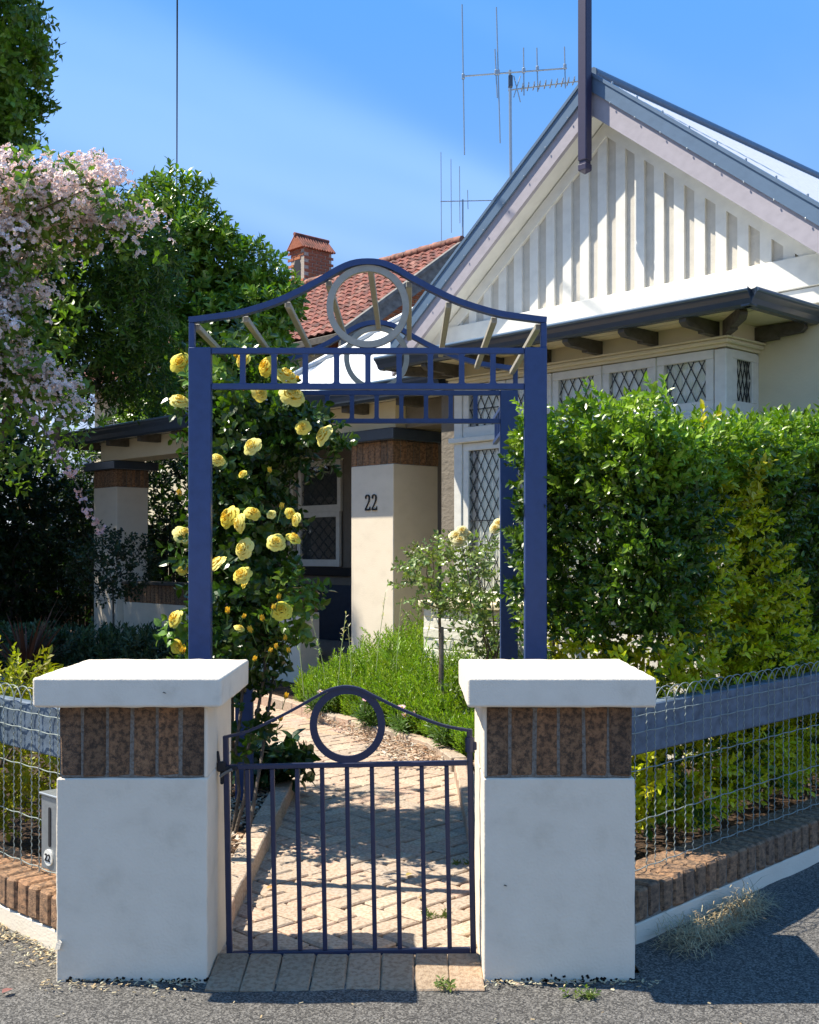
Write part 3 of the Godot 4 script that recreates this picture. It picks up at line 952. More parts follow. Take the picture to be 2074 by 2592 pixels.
func porch(h: Node) -> void:
	var px := -4.04
	var pz := -0.278
	var p := porch_pillar(h, px, pz, 0.63, 0.60)
	var tm := TextMesh.new()
	tm.text = "22"
	var sf := SystemFont.new()
	sf.font_names = PackedStringArray(["Droid Serif"])
	tm.font = sf
	tm.font_size = 64
	tm.pixel_size = 0.0030
	tm.depth = 0.008
	part("house_number", tm, M.black, p, Transform3D(Basis().scaled(Vector3(0.92, 1.12, 1.0)), Vector3(px - 0.315, 1.935, pz + 0.010)))
	porch_pillar(h, -9.42, pz, 0.63, 0.46)
	# porch beams over the pillars
	wbox("beam", h, M.cream, -9.80, px + 0.06, 2.645, 2.90, pz - 0.36, pz + 0.03, 0.004)
	wbox("beam", h, M.cream, px - 0.30, px + 0.05, 2.645, 2.89, pz - 3.0, pz - 0.37, 0.004)
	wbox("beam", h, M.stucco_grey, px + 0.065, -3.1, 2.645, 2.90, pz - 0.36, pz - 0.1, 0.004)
	wbox("ceiling", h, M.board, -10.2, -3.0, 2.905, 2.93, -4.0, 0.0)
	# rafter ends under the porch gutter
	for i in 9:
		wbox("rafter", h, M.bracket, -9.9 + 0.78 * i, -9.81 + 0.78 * i, 2.80, 2.90, pz + 0.035, 0.04, 0.004)
	gutter_run(h, Vector3(-10.36, 3.0, 0.07), Vector3(-2.98, 3.0, 0.07), Vector3(0, 0, 1), 0.15)
	gutter_run(h, Vector3(-10.36, 3.0, 0.05), Vector3(-10.36, 3.0, -4.0), Vector3(-1, 0, 0), 0.15)
	var fl := Geo.new()
	fl.box(Vector3(-8.3, 2.96, -2.0), Vector3(4.1, 0.05, 4.1))
	part("porch_roof", fl.mesh(), M.roofblue, h)
	# hipped main roof
	var r := 2.6
	var up := r * 0.755
	var a := Vector3(-6.18, 2.985, 0.10)
	var b := Vector3(-2.9, 2.985, 0.10)
	var t1 := a + Vector3(r, up, -r)
	var t2 := Vector3(-1.28, a.y + up, 0.10 - r)
	var hip := Geo.new()
	var nrm := Vector3(0, 1, 0.755).normalized()
	var ribs := 40
	for i in ribs:
		# corrugated sheets: each strip runs from the eaves up to the hip or the ridge
		for k in 3:
			var x0 := lerpf(a.x, -1.28, (i + k / 3.0) / ribs)
			var x1 := lerpf(a.x, -1.28, (i + (k + 1) / 3.0) / ribs)
			var u0 := minf((x0 - a.x) / r, 1.0)
			var u1 := minf((x1 - a.x) / r, 1.0)
			var h0 := nrm * 0.008 * cos(TAU * k / 3.0)
			var h1 := nrm * 0.008 * cos(TAU * (k + 1) / 3.0)
			hip.out([Vector3(x0, a.y, a.z) + h0, Vector3(x1, a.y, a.z) + h1, Vector3(x1, a.y + up * u1, a.z - r * u1) + h1, Vector3(x0, a.y + up * u0, a.z - r * u0) + h0], nrm)
	hip.out([a, Vector3(a.x, a.y, -5.1), t1], Vector3(-0.755, 1, 0))
	hip.out([Vector3(a.x, a.y, -5.1), t1, Vector3(-1.28, a.y, -5.1), t2], Vector3(0, 1, -0.7))
	part("main_roof", hip.mesh(), M.galv, h)
	var hc := Geo.new()
	hc.tube([a + Vector3(0, 0.02, 0), t1 + Vector3(0, 0.02, 0)], 0.035, 8)
	hc.tube([t1 + Vector3(0, 0.02, 0), t2 + Vector3(0, 0.02, 0)], 0.035, 8)
	part("hip_capping", hc.mesh(), M.galv, h)
	# the back wall of the porch with its sash window
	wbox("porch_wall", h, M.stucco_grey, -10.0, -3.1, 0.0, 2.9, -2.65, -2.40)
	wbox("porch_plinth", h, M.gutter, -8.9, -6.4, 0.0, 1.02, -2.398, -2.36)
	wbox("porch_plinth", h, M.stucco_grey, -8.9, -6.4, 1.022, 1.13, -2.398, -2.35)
	wbox("window_sill", h, M.black, -8.60, -6.6, 1.14, 1.25, -2.398, -2.26, 0.01)
	casement(h, -8.25, -7.35, 1.98, 2.66, -2.37, Transform3D(), 0.07, false, 0.155, false)
	casement(h, -8.25, -7.35, 1.26, 1.98, -2.35, Transform3D(), 0.07, false, 0.155, false)
	wbox("door_frame", h, M.board, -8.48, -8.36, 1.26, 2.75, -2.399, -2.34, 0.005)
	wbox("porch_floor", h, M.concrete, -10.0, -3.1, 0.0, 0.30, -2.3, pz - 0.64)
	# dwarf wall of the porch with its course of bricks on end
	var dw := wbox("porch_rail_wall", h, M.render, -9.40, -5.61, 0.0, 0.80, -0.62, -0.36, 0.004)
	for i in 40:
		var g := Geo.new()
		g.box(Vector3(), Vector3(0.079, 0.23, 0.255), 0.005, Basis(), 0.001, rng)
		part("brick", g.mesh(), M.bricks[rng.randi() % 5], dw, Transform3D(Basis(), Vector3(-9.33 + 0.094 * i, 0.916, -0.49)))
	wbox("coping", dw, M.bracket, -9.39, -5.60, 1.033, 1.07, -0.66, -0.32, 0.006)

# ---------------------------------------------------------------- houses behind
func neighbours() -> void:
	var h := thing("neighbouring_house", "brick house with terracotta tiled roof and brick chimney behind the arch", "house", Vector3(0.99, 0, -22), TURN)
	var ry := 7.46
	var sl := 0.70
	wbox("wall", h, M.cream, -10.0, -0.5, 0, 5.45, -2.5, 2.50)
	wbox("wall_band", h, M.trim, -10.0, -0.49, 5.05, 5.14, 2.502, 2.53)
	wbox("corner_pier", h, M.orange[0], -0.9, -0.42, 0, 5.3, 2.1, 2.56)
	var gb := Geo.new()
	gb.prism(PackedVector2Array([Vector2(-2.75, 5.5), Vector2(2.75, 5.5), Vector2(2.75, 0), Vector2(-2.75, 0)]), -0.02, 0.0, Transform3D(Basis(Vector3(0, 1, 0), PI / 2), Vector3(-0.30, 0, 0)))
	gb.prism(PackedVector2Array([Vector2(-2.6, 5.5), Vector2(2.6, 5.5), Vector2(0, 7.3)]), -0.02, 0.0, Transform3D(Basis(Vector3(0, 1, 0), PI / 2), Vector3(-0.30, 0, 0)))
	part("gable_wall", gb.mesh(), M.lime, h)
	var bm := Geo.new()
	bm.box(Vector3(), Vector3(0.02, 0.074, 0.23), 0.005, Basis(), 0.001, rng)
	var bmesh := bm.mesh()
	for r in 28:
		for c in 12:
			var z := 2.55 - 0.245 * c - (0.122 if r % 2 else 0.0)
			var y := 5.0 + 0.086 * r
			if y < ry - 0.42 - sl * absf(z) and y > 5.0 and z > -0.2:
				part("brick", bmesh, M.orange[rng.randi() % 3], h, Transform3D(Basis(), Vector3(-0.292, y, z)))
	# roof: courses of curved tiles on the front slope
	var un := Geo.new()
	for s in [1.0, -1.0]:
		un.out([Vector3(0.0, ry - 0.03, 0), Vector3(-12, ry - 0.03, 0), Vector3(-12, ry - 0.03 - sl * 3.0, 3.0 * s), Vector3(0.0, ry - 0.03 - sl * 3.0, 3.0 * s)], Vector3(0, 1, s))
	var roof := part("roof", un.mesh(), M.tiles[2], h)
	var tile := Geo.new()
	var n := 6
	for i in n:
		var x0 := -0.11 + 0.22 * i / n
		var x1 := -0.11 + 0.22 * (i + 1) / n
		var f := func(x: float) -> float: return 0.018 * cos(x / 0.22 * TAU)
		var y0: float = f.call(x0)
		var y1: float = f.call(x1)
		tile.out([Vector3(x0, y0 + 0.030, 0.135), Vector3(x1, y1 + 0.030, 0.135), Vector3(x1, y1 + 0.006, -0.125), Vector3(x0, y0 + 0.006, -0.125)], Vector3(0, 1, 0))
		tile.out([Vector3(x0, y0 + 0.030, 0.135), Vector3(x1, y1 + 0.030, 0.135), Vector3(x1, y1 + 0.008, 0.135), Vector3(x0, y0 + 0.008, 0.135)], Vector3(0, 0, 1))
	var tmesh := tile.mesh()
	var far := []
	var farc := []
	var pitch := Basis(Vector3(1, 0, 0), atan(sl))
	for r in 15:
		for c in 46:
			var zz := 2.94 - 0.20 * r
			var xt := Transform3D(pitch, Vector3(-0.11 - 0.22 * c, ry - sl * zz + rng.randf_range(-0.004, 0.006), zz))
			if c < 20:
				part("roof_tile", tmesh, M.tiles[[0, 0, 1, 1, 2, 3][rng.randi() % 6]], roof, xt)
			else:
				far.append(xt)
				farc.append(Color(1, 1, 1) * rng.randf_range(0.7, 1.0))
	copies("far_tiles", tmesh, M.tiles[1], roof, far, farc)
	var rc := Geo.new()
	for i in 26:
		rc.tube([Vector3(0.05 - 0.4 * i, ry + 0.02, 0), Vector3(-0.33 - 0.4 * i, ry + 0.035, 0)], 0.09, 8)
	part("ridge_tiles", rc.mesh(), M.tiles[3], roof, Transform3D(), "stuff")
	# weathered bargeboard along the verge
	var vb := Geo.new()
	vb.prism(PackedVector2Array([Vector2(0, ry - 0.04), Vector2(-3.05, ry - 0.04 - sl * 3.05), Vector2(-3.05, ry - 0.36 - sl * 3.05), Vector2(0, ry - 0.36)]), -0.03, 0.03, Transform3D(Basis(Vector3(0, 1, 0), PI / 2), Vector3(0.02, 0, 0)))
	vb.prism(PackedVector2Array([Vector2(0, ry + 0.02), Vector2(-3.05, ry + 0.02 - sl * 3.05), Vector2(-3.05, ry - 0.06 - sl * 3.05), Vector2(0, ry - 0.06)]), -0.05, 0.05, Transform3D(Basis(Vector3(0, 1, 0), PI / 2), Vector3(0.04, 0, 0)))
	part("bargeboard", vb.mesh(), M.weathered, h)
	var fg := Geo.new()
	fg.box(Vector3(-6.0, ry - 0.12 - sl * 3.02, 3.02), Vector3(12.0, 0.13, 0.10), 0.01)
	part("gutter", fg.mesh(), M.bracket, h)
	# chimney with a little tiled gable roof
	var cx := -4.85
	var cz := 0.07
	var ch := wbox("chimney", h, M.lime, cx - 0.485, cx - 0.005, 6.6, 8.32, cz - 0.795, cz - 0.005)
	for r in 22:
		var y := 6.75 + 0.074 * r
		var o := 0.0 if r % 2 else 0.12
		for c in 3:
			var x := cx - 0.49 + 0.122 + 0.245 * c - o
			if x > cx - 0.03 or x < cx - 0.5:
				continue
			var arch_gap := absf(x - (cx - 0.245)) < 0.13 and y > 7.62 and y < 8.05
			if not arch_gap:
				part("brick", bmesh, M.orange[rng.randi() % 3], ch, Transform3D(Basis(Vector3(0, 1, 0), -PI / 2).scaled_local(Vector3(1, 0.86, 0.98 if c < 2 or o > 0.0 else 0.5)), Vector3(x, y, cz)))
		for c in 4:
			var z := cz - 0.12 - 0.245 * c + (0.12 if r % 2 else 0.0)
			if z < cz - 0.78 or z > cz - 0.02:
				continue
			part("brick", bmesh, M.orange[2 if y > 7.75 else rng.randi() % 3], ch, Transform3D(Basis().scaled_local(Vector3(1, 0.86, 0.98)), Vector3(cx, y, z)))
	var op := Geo.new()
	var pp := PackedVector2Array([Vector2(-0.11, 7.6), Vector2(0.11, 7.6), Vector2(0.11, 7.95)])
	for i in 9:
		pp.append(Vector2(0.11 * cos(PI * i / 8.0), 7.95 + 0.12 * sin(PI * i / 8.0)))
	op.prism(pp, -0.004, 0.004, Transform3D(Basis(), Vector3(cx - 0.245, 0, cz + 0.002)))
	part("opening", op.mesh(), M.black, ch)
	var cr := Geo.new()
	cr.prism(PackedVector2Array([Vector2(-0.29, 8.30), Vector2(0.29, 8.30), Vector2(0.0, 8.60)]), -0.84, 0.07, Transform3D(Basis(), Vector3(cx - 0.245, 0, cz)))
	part("cap", cr.mesh(), M.orange[2], ch)
	var ct := Geo.new()
	for s in [-1.0, 1.0]:
		for i in 13:
			var z := cz + 0.05 - 0.074 * i
			ct.tube([Vector3(cx - 0.245, 8.61, z), Vector3(cx - 0.245 + s * 0.31, 8.285, z)], 0.026, 6)
	ct.tube([Vector3(cx - 0.245, 8.62, cz + 0.09), Vector3(cx - 0.245, 8.62, cz - 0.9)], 0.042, 8)
	part("cap_tiles", ct.mesh(), M.tiles[1], ch, Transform3D(), "stuff")
	# a pale gabled house far off, glimpsed through the porch
	var f := thing("distant_house", "pale weatherboard house glimpsed through the left end of the porch", "house", Vector3(-10.2, 0, -44), 0.3)
	wbox("wall", f, M.trim, -4, 4, 0, 3.4, -6, 0)
	var fg2 := Geo.new()
	fg2.prism(PackedVector2Array([Vector2(-4.6, 3.3), Vector2(4.6, 3.3), Vector2(0, 6.0)]), -6.2, -0.02)
	part("gable", fg2.mesh(), M.trim, f)
	var fr := Geo.new()
	for s in [-1.0, 1.0]:
		fr.prism(PackedVector2Array([Vector2(s * 5.0, 3.1), Vector2(0, 6.05), Vector2(0, 6.25), Vector2(s * 5.0, 3.3)]), -6.5, 0.4)
	part("roof", fr.mesh(), M.galv, f)
	for x in [-2.0, 1.6]:
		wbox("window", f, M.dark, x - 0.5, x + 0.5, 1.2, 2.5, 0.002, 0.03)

# ---------------------------------------------------------------- gateway
func gate_pillars() -> void:
	for k in 2:
		var x0: float = [-1.2047, 0.2516][k]
		var x1: float = [-0.6885, 0.769][k]
		var cx := (x0 + x1) * 0.5
		var t := thing("gate_pillar", ["squat white rendered gate pillar left of the gate, slot letterbox beside it", "squat white rendered gate pillar right of the gate, gate hinges on its side"][k], "gate pillar", Vector3(cx, 0, -4.125), 0.0, "pair of gate pillars")
		var w := x1 - x0
		var g := Geo.new()
		# shaft: subdivided a little so that the render is not dead flat
		g.soft_box(Vector3(0, 0.337, 0), Vector3(w, 0.706, 0.516), 0.008, 0.0028, 0.03, 31 + k)
		part("shaft", g.mesh(), M.render, t)
		wbox("core", t, M.render, -w / 2, w / 2, 0.69, 0.945, -0.258, 0.16, 0.004)
		wbox("side_render", t, M.render, -w / 2 if k == 1 else w / 2 - 0.012, -w / 2 + 0.012 if k == 1 else w / 2, 0.691, 0.944, 0.15, 0.256, 0.004)
		wbox("mortar", t, M.mortar, -w / 2 + 0.012, w / 2 - 0.012, 0.692, 0.944, 0.15, 0.2515)
		var pitch := (w - 0.014) / 6.0
		for i in 6:
			var b := Geo.new()
			b.box(Vector3(), Vector3(pitch - rng.randf_range(0.006, 0.012), 0.238, 0.10), 0.005, Basis(), 0.002, rng)
			# clinker bricks: each burnt darker in its own places
			for q in b.v.size():
				var e := 0.62 + 0.5 * sin(b.v[q].y * 17.0 + i * 2.3 + k) * sin(b.v[q].x * 40.0 + i * 1.7) + (0.12 if absf(b.v[q].y) < 0.1 else 0.0)
				e = clampf(e, 0.62, 1.0)
				b.c[q] = Color(e, e * 0.97, e * 0.94)
			part("brick", b.mesh(), M.bricks[[[4, 1, 3, 0, 2, 4], [1, 0, 2, 0, 2, 4]][k][i]], t, Transform3D(Basis(Vector3(0, 0, 1), rng.randf_range(-0.012, 0.012)), Vector3(-w / 2 + 0.007 + pitch * (i + 0.5), 0.815, 0.2065 + rng.randf_range(-0.002, 0.002))))
		var c := Geo.new()
		c.soft_box(Vector3(0, 0.9895, 0.0), Vector3(0.634, 0.101, 0.65), 0.011, 0.0035, 0.03, 41 + k)
		part("cap", c.mesh(), M.cap, t)
		var sc := Geo.new()
		sc.prism(PackedVector2Array([Vector2(0, 0), Vector2(0.010, -0.003), Vector2(0.013, -0.002), Vector2(0.004, 0.003)]), 0.0, 0.0016)
		part("scratch", sc.mesh(), M.bracket, t, Transform3D(Basis(), Vector3(-0.19 if k == 1 else 0.12, 0.325 if k == 1 else 0.99, 0.2585 if k == 1 else 0.3255)))
		# dark dirt and small chips where the shaft meets the footpath
		var d := Geo.new()
		for i in 46:
			var x := rng.randf_range(-0.22, 0.26)
			var s := rng.randf_range(0.003, 0.010)
			d.col = Color(0.5, 0.5, 0.5) * rng.randf_range(0.4, 1.0)
			d.box(Vector3(x, rng.randf() * rng.randf() * (0.028 if x < 0.1 and x > -0.05 else 0.010), 0.2585), Vector3(s * 1.6, s, 0.006), 0.001, Basis(Vector3(0, 0, 1), rng.randf() * 3.0))
		part("base_dirt", d.mesh(), M.soil, t, Transform3D(), "stuff")
		if k == 0:
			var fl := Geo.new()
			fl.prism(PackedVector2Array([Vector2(0, 0), Vector2(0.022, 0.006), Vector2(0.030, 0.03), Vector2(0.020, 0.036), Vector2(0.006, 0.024)]), 0.0, 0.004)
			part("paint_flake", fl.mesh(), M.cap, t, Transform3D(Basis(Vector3(0, 1, 0), -0.5), Vector3(-w / 2 - 0.001, 0.105, 0.256)))

func brick_wall(called: String, label: String, a: Vector3, d: Vector3, length: float, outn: Vector3, tones: Array) -> void:
	var turn := atan2(-d.z, d.x)
	var t := thing(called, label, "wall", a, turn)
	# local x runs along the wall; local z points to the street when it follows outn
	var zs := 1.0 if Vector3(0, 0, 1).rotated(Vector3(0, 1, 0), turn).dot(outn) > 0.0 else -1.0
	wbox("plinth", t, M.render, 0, length, -0.1, 0.072, minf(0, -0.225 * zs), maxf(0, -0.225 * zs), 0.004)
	wbox("mortar", t, M.mortar, 0, length, 0.073, 0.19, minf(-0.006 * zs, -0.22 * zs), maxf(-0.006 * zs, -0.22 * zs))
	var ms := []
	for i in 5:
		var g := Geo.new()
		g.box(Vector3(), Vector3(0.076, 0.125, 0.236), 0.009, Basis(), 0.0025, rng)
		ms.append(g.mesh())
	var n := int(length / 0.086)
	for i in n:
		part("brick", ms[rng.randi() % 5], M.bricks[tones[rng.randi() % tones.size()]], t, Transform3D(Basis(Vector3(0, 1, 0), rng.randf_range(-0.015, 0.015)), Vector3(0.043 + 0.086 * i, 0.138 + rng.randf_range(-0.002, 0.003), (-0.112 + rng.randf_range(-0.003, 0.003)) * zs)))

func low_walls() -> void:
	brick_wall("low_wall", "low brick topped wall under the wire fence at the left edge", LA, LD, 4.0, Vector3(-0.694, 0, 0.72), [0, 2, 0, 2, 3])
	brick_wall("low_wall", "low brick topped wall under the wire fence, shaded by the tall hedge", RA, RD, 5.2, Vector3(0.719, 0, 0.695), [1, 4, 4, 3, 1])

func fence(label: String, a: Vector3, d: Vector3, inn: Vector3, length: float, rail_back: float) -> void:
	var turn := atan2(-d.z, d.x)
	var o := a + inn * 0.115
	o.y = 0.2
	var t := thing("wire_fence", label, "fence", o, turn)
	var pitch := 0.0735
	var rt := 0.70
	var g := Geo.new()
	var p := []
	for i in 97:
		var y := 0.665 * i / 96.0
		p.append(Vector3(0.0038 * sin(y * 230.0), y - 0.012, 0.0016 * cos(y * 230.0)))
	for i in range(1, 13):
		var an := PI * i / 12.0
		p.append(Vector3(pitch * (1.0 - cos(an)), 0.653 + 0.066 * sin(an), 0.003 * sin(an)))
	g.tube(p, 0.0023, 5)
	var wm := g.mesh()
	var n := int(length / pitch)
	for i in n:
		part("hoop_wire", wm, M.wire, t, Transform3D(Basis(), Vector3(0.03 + pitch * i, 0, 0.0035 if i % 2 else -0.0035)))
	for y in [0.016, 0.205, 0.405, 0.552, 0.618]:
		var r := Geo.new()
		var q1 := []
		for i in int(length / pitch * 2.0):
			q1.append(Vector3(0.03 + pitch * 0.5 * i, y + 0.0012 * (i % 2), 0.004 * (1.0 if i % 4 < 2 else -1.0)))
		r.tube(q1, 0.0024, 5)
		part("line_wire", r.mesh(), M.wire, t)
	# the timber rail behind the mesh, and posts that carry it
	var zs := 1.0 if Vector3(0, 0, 1).rotated(Vector3(0, 1, 0), turn).dot(inn) > 0.0 else -1.0
	wbox("rail", t, M.rail, -0.18, length, 0.455, 0.65, minf(0.030 * zs, (0.030 + rail_back) * zs), maxf(0.030 * zs, (0.030 + rail_back) * zs), 0.005)
	for x in [2.3, 4.6]:
		if x < length:
			wbox("post", t, M.rail, x, x + 0.09, -0.15, 0.60, minf(0.09 * zs, 0.17 * zs), maxf(0.09 * zs, 0.17 * zs), 0.005)

func fences() -> void:
	fence("hooped wire fence with sunlit blue timber rail at the left edge", LA, LD, Vector3(0.694, 0, -0.72), 3.4, 0.045)
	fence("hooped wire fence with shaded blue timber rail in front of the hedge", RA, RD, Vector3(-0.719, 0, -0.695), 4.6, 0.075)

func gate() -> void:
	var t := thing("garden_gate", "low navy metal garden gate with upright bars and a ring on top", "gate", Vector3(-0.208, 0.022, -4.07))
	t.rotation.z = deg_to_rad(1.0)
	var x0 := -0.437
	var x1 := 0.437
	wbox("stile", t, M.navy, x0 - 0.010, x0 + 0.010, -0.006, 0.788, -0.010, 0.010, 0.003)
	wbox("stile", t, M.navy, x1 - 0.010, x1 + 0.010, -0.006, 0.796, -0.010, 0.010, 0.003)
	wbox("rail", t, M.navy, x0 + 0.011, x1 - 0.011, 0.667, 0.684, -0.012, 0.012, 0.002)
	wbox("rail", t, M.navy, x0 + 0.011, x1 - 0.011, -0.006, 0.013, -0.012, 0.012, 0.002)
	for i in 9:
		var x := -0.362 + 0.0893 * i
		wbox("bar", t, M.navy, x - 0.008, x + 0.008, 0.014, 0.666, -0.008, 0.008, 0.002)
	var g := Geo.new()
	var sc := []
	var pts := [Vector2(-0.443, 0.788), Vector2(-0.355, 0.809), Vector2(-0.262, 0.849), Vector2(-0.176, 0.892), Vector2(-0.108, 0.929), Vector2(-0.058, 0.953), Vector2(-0.004, 0.962), Vector2(0.045, 0.953), Vector2(0.094, 0.928), Vector2(0.172, 0.888), Vector2(0.262, 0.847), Vector2(0.352, 0.814), Vector2(0.443, 0.796)]
	for i in pts.size() - 1:
		for k in 4:
			var a: Vector2 = pts[maxi(i - 1, 0)]; var b: Vector2 = pts[i]; var c: Vector2 = pts[i + 1]; var e: Vector2 = pts[mini(i + 2, pts.size() - 1)]
			var q := b.cubic_interpolate(c, a, e, k / 4.0)
			sc.append(Vector3(q.x, q.y - 0.006, 0))
	sc.append(Vector3(0.443, 0.790, 0))
	g.strap(sc, 0.009, 0.024)
	part("scroll", g.mesh(), M.navy, t)
	var r := Geo.new()
	var rp := []
	for i in 56:
		rp.append(Vector3(0.126 * cos(TAU * i / 56), 0.8185 + 0.1275 * sin(TAU * i / 56), 0))
	r.strap(rp, 0.010, 0.030, true)
	var r2 := Geo.new()
	var rp2 := []
	for i in 56:
		rp2.append(Vector3(0.1225 * cos(TAU * i / 56), 0.8185 + 0.124 * sin(TAU * i / 56), 0))
	r2.strap(rp2, 0.026, 0.012, true)
	var rn := part("ring", r2.mesh(), M.navy, t)
	# latch at the left, hinges at the right
	var la := Geo.new()
	la.box(Vector3(-0.452, 0.68, 0.016), Vector3(0.030, 0.036, 0.02), 0.004)
	la.box(Vector3(-0.462, 0.705, 0.012), Vector3(0.010, 0.06, 0.012), 0.003, Basis(Vector3(0, 0, 1), 0.12))
	la.box(Vector3(-0.425, 0.673, 0.016), Vector3(0.06, 0.016, 0.012), 0.003)
	la.box(Vector3(-0.452, 0.64, 0.010), Vector3(0.012, 0.05, 0.010), 0.003)
	var lp := part("latch", la.mesh(), M.black, t)
	var lv := Geo.new()
	lv.tube([Vector3(-0.455, 0.647, 0.03), Vector3(-0.437, 0.66, 0.032), Vector3(-0.412, 0.672, 0.034)], 0.0055, 7)
	part("lever", lv.mesh(), M.weathered, lp)
	var hi := Geo.new()
	hi.tube([Vector3(0.437, 0.715, 0.002), Vector3(0.437, 0.765, 0.002)], 0.017, 12)
	hi.tube([Vector3(0.437, 0.765, 0.002), Vector3(0.437, 0.778, 0.002)], 0.013, 12, 0.008)
	hi.box(Vector3(0.452, 0.735, 0.0), Vector3(0.02, 0.03, 0.012), 0.003)
	part("hinge", hi.mesh(), M.navy, t)
	var h2 := Geo.new()
	h2.tube([Vector3(0.437, -0.044, 0.002), Vector3(0.437, -0.006, 0.002)], 0.012, 10)
	h2.box(Vector3(0.448, -0.040, 0.0), Vector3(0.035, 0.010, 0.03), 0.002)
	part("hinge", h2.mesh(), M.black, t)

func arch_y(d: float) -> float:
	var xs := [0.0, 0.066, 0.128, 0.19, 0.28, 0.39, 0.49, 0.59, 0.70, 0.80]
	var ys := [2.754, 2.747, 2.722, 2.684, 2.635, 2.584, 2.549, 2.522, 2.506, 2.494]
	d = absf(d)
	for i in 9:
		if d <= xs[i + 1]:
			var a: float = ys[maxi(i - 1, 0)] if i > 0 else ys[1]
			var e: float = ys[mini(i + 2, 9)]
			return cubic_interpolate(ys[i], ys[i + 1], a, e, (d - xs[i]) / (xs[i + 1] - xs[i]))
	return ys[9]

func lattice_panel(t: Node, len_: float, bars: int, xf: Transform3D) -> void:
	# an open panel: two rails and upright bars, drawn from x = 0 to len_
	wbox("panel_rail", t, M.arch, 0, len_, 2.344, 2.3705, -0.014, 0.014, 0.002, xf)
	wbox("panel_rail", t, M.arch, 0, len_, 2.185, 2.2115, -0.014, 0.014, 0.002, xf)
	for i in bars:
		var x := len_ * (i + 1.0) / (bars + 1)
		var g := Geo.new()
		var p := PackedVector2Array()
		# each bar flares into the rails with a small round
		for q in [[-0.022, 0.0], [-0.0145, 0.002], [-0.012, 0.010], [-0.012, 0.122], [-0.0145, 0.130], [-0.022, 0.132], [0.022, 0.132], [0.0145, 0.130], [0.012, 0.122], [0.012, 0.010], [0.0145, 0.002], [0.022, 0.0]]:
			p.append(Vector2(x + q[0], 2.2117 + q[1]))
		g.prism(p, -0.012, 0.012)
		part("panel_bar", g.mesh(), M.arch, t, xf)

func arch() -> void:
	var zf := -5.05
	var zb := -6.40
	var t := thing("garden_arch", "tall blue metal garden arch with ring crest behind the gate", "arch", Vector3(-0.186, 0, -5.05))
	for z in [0.0, zb - zf]:
		for s in [-1.0, 1.0]:
			wbox("post", t, M.arch, s * 0.7485 - 0.0495, s * 0.7485 + 0.0495, -0.05, 2.3708, z - 0.05, z, 0.003)
			wbox("stub_post", t, M.arch, s * 0.785 - 0.0125, s * 0.785 + 0.0125, 2.371, 2.482, z - 0.045, z - 0.005, 0.002)
		lattice_panel(t, 1.397, 9, Transform3D(Basis(), Vector3(-0.6985, 0, z - 0.025)))
		var g := Geo.new()
		var p := []
		for i in 65:
			var x := -0.7975 + 1.595 * i / 64.0
			p.append(Vector3(x, arch_y(x), z - 0.025))
		g.strap(p, 0.026, 0.046)
		part("crest_band", g.mesh(), M.arch, t)
		var r := Geo.new()
		var rp := []
		for i in 64:
			rp.append(Vector3(0.170 * cos(TAU * i / 64), 2.556 + 0.170 * sin(TAU * i / 64), z - 0.025))
		r.strap(rp, 0.029, 0.026, true)
		part("ring", r.mesh(), M.taupe, t)
	for x in [-0.769, -0.55, -0.361, -0.178, 0.011, 0.184, 0.362, 0.566, 0.764]:
		var g := Geo.new()
		g.box(Vector3(x, arch_y(x) - 0.026, (zb - zf) * 0.5 - 0.025), Vector3(0.027, 0.027, zf - zb - 0.05), 0.003)
		part("rafter", g.mesh(), M.taupe, t)
	for s in [-1.0, 1.0]:
		lattice_panel(t, 1.30, 9, Transform3D(Basis(Vector3(0, 1, 0), PI / 2), Vector3(s * 0.765, 0, -1.35)))

func letterbox() -> void:
	var turn := atan2(-LD.z, LD.x)
	var c := LA + LD * 0.18 + Vector3(0.694, 0, -0.72) * 0.02
	var t := thing("letterbox", "slim grey metal letterbox with upright slot and white badge, beside left pillar", "letterbox", c + Vector3(0, 0.285, 0), turn)
	# local x runs away along the fence; the street side is local -z
	var zs := 1.0 if Vector3(0, 0, 1).rotated(Vector3(0, 1, 0), turn).dot(Vector3(-0.694, 0, 0.72)) > 0.0 else -1.0
	var f := 0.02 * zs
	wbox("body", t, M.metal, -0.065, 0.065, 0.0, 0.272, minf(f, f - 0.09 * zs), maxf(f, f - 0.09 * zs), 0.003)
	wbox("lid", t, M.metal, -0.071, 0.071, 0.273, 0.283, minf(f + 0.008 * zs, f - 0.095 * zs), maxf(f + 0.008 * zs, f - 0.095 * zs), 0.003)
	var g := Geo.new()
	var p := PackedVector2Array()
	for i in 9:
		p.append(Vector2(0.000 + 0.0075 * cos(PI * i / 8), 0.227 + 0.0075 * sin(PI * i / 8)))
	for i in 9:
		p.append(Vector2(0.000 - 0.0075 * cos(PI * i / 8), 0.095 - 0.0075 * sin(PI * i / 8)))
	g.prism(p, f, f + 0.003 * zs)
	part("slot", g.mesh(), M.black, t)
	var b := Geo.new()
	b.disc(Vector3(0.006, 0.048, f + 0.003 * zs), 0.030, 0.006, Basis(), 24)
	var badge := part("badge", b.mesh(), M.trim, t)
	var tm := TextMesh.new()
	tm.text = "22"
	var sf := SystemFont.new()
	sf.font_names = PackedStringArray(["Droid Sans"])
	sf.font_weight = 700
	tm.font = sf
	tm.font_size = 32
	tm.pixel_size = 0.0012
	tm.depth = 0.002
	part("badge_number", tm, M.black, badge, Transform3D(Basis(Vector3(0, 1, 0), 0.0 if zs > 0 else PI), Vector3(0.006, 0.048, f + 0.0075 * zs)))

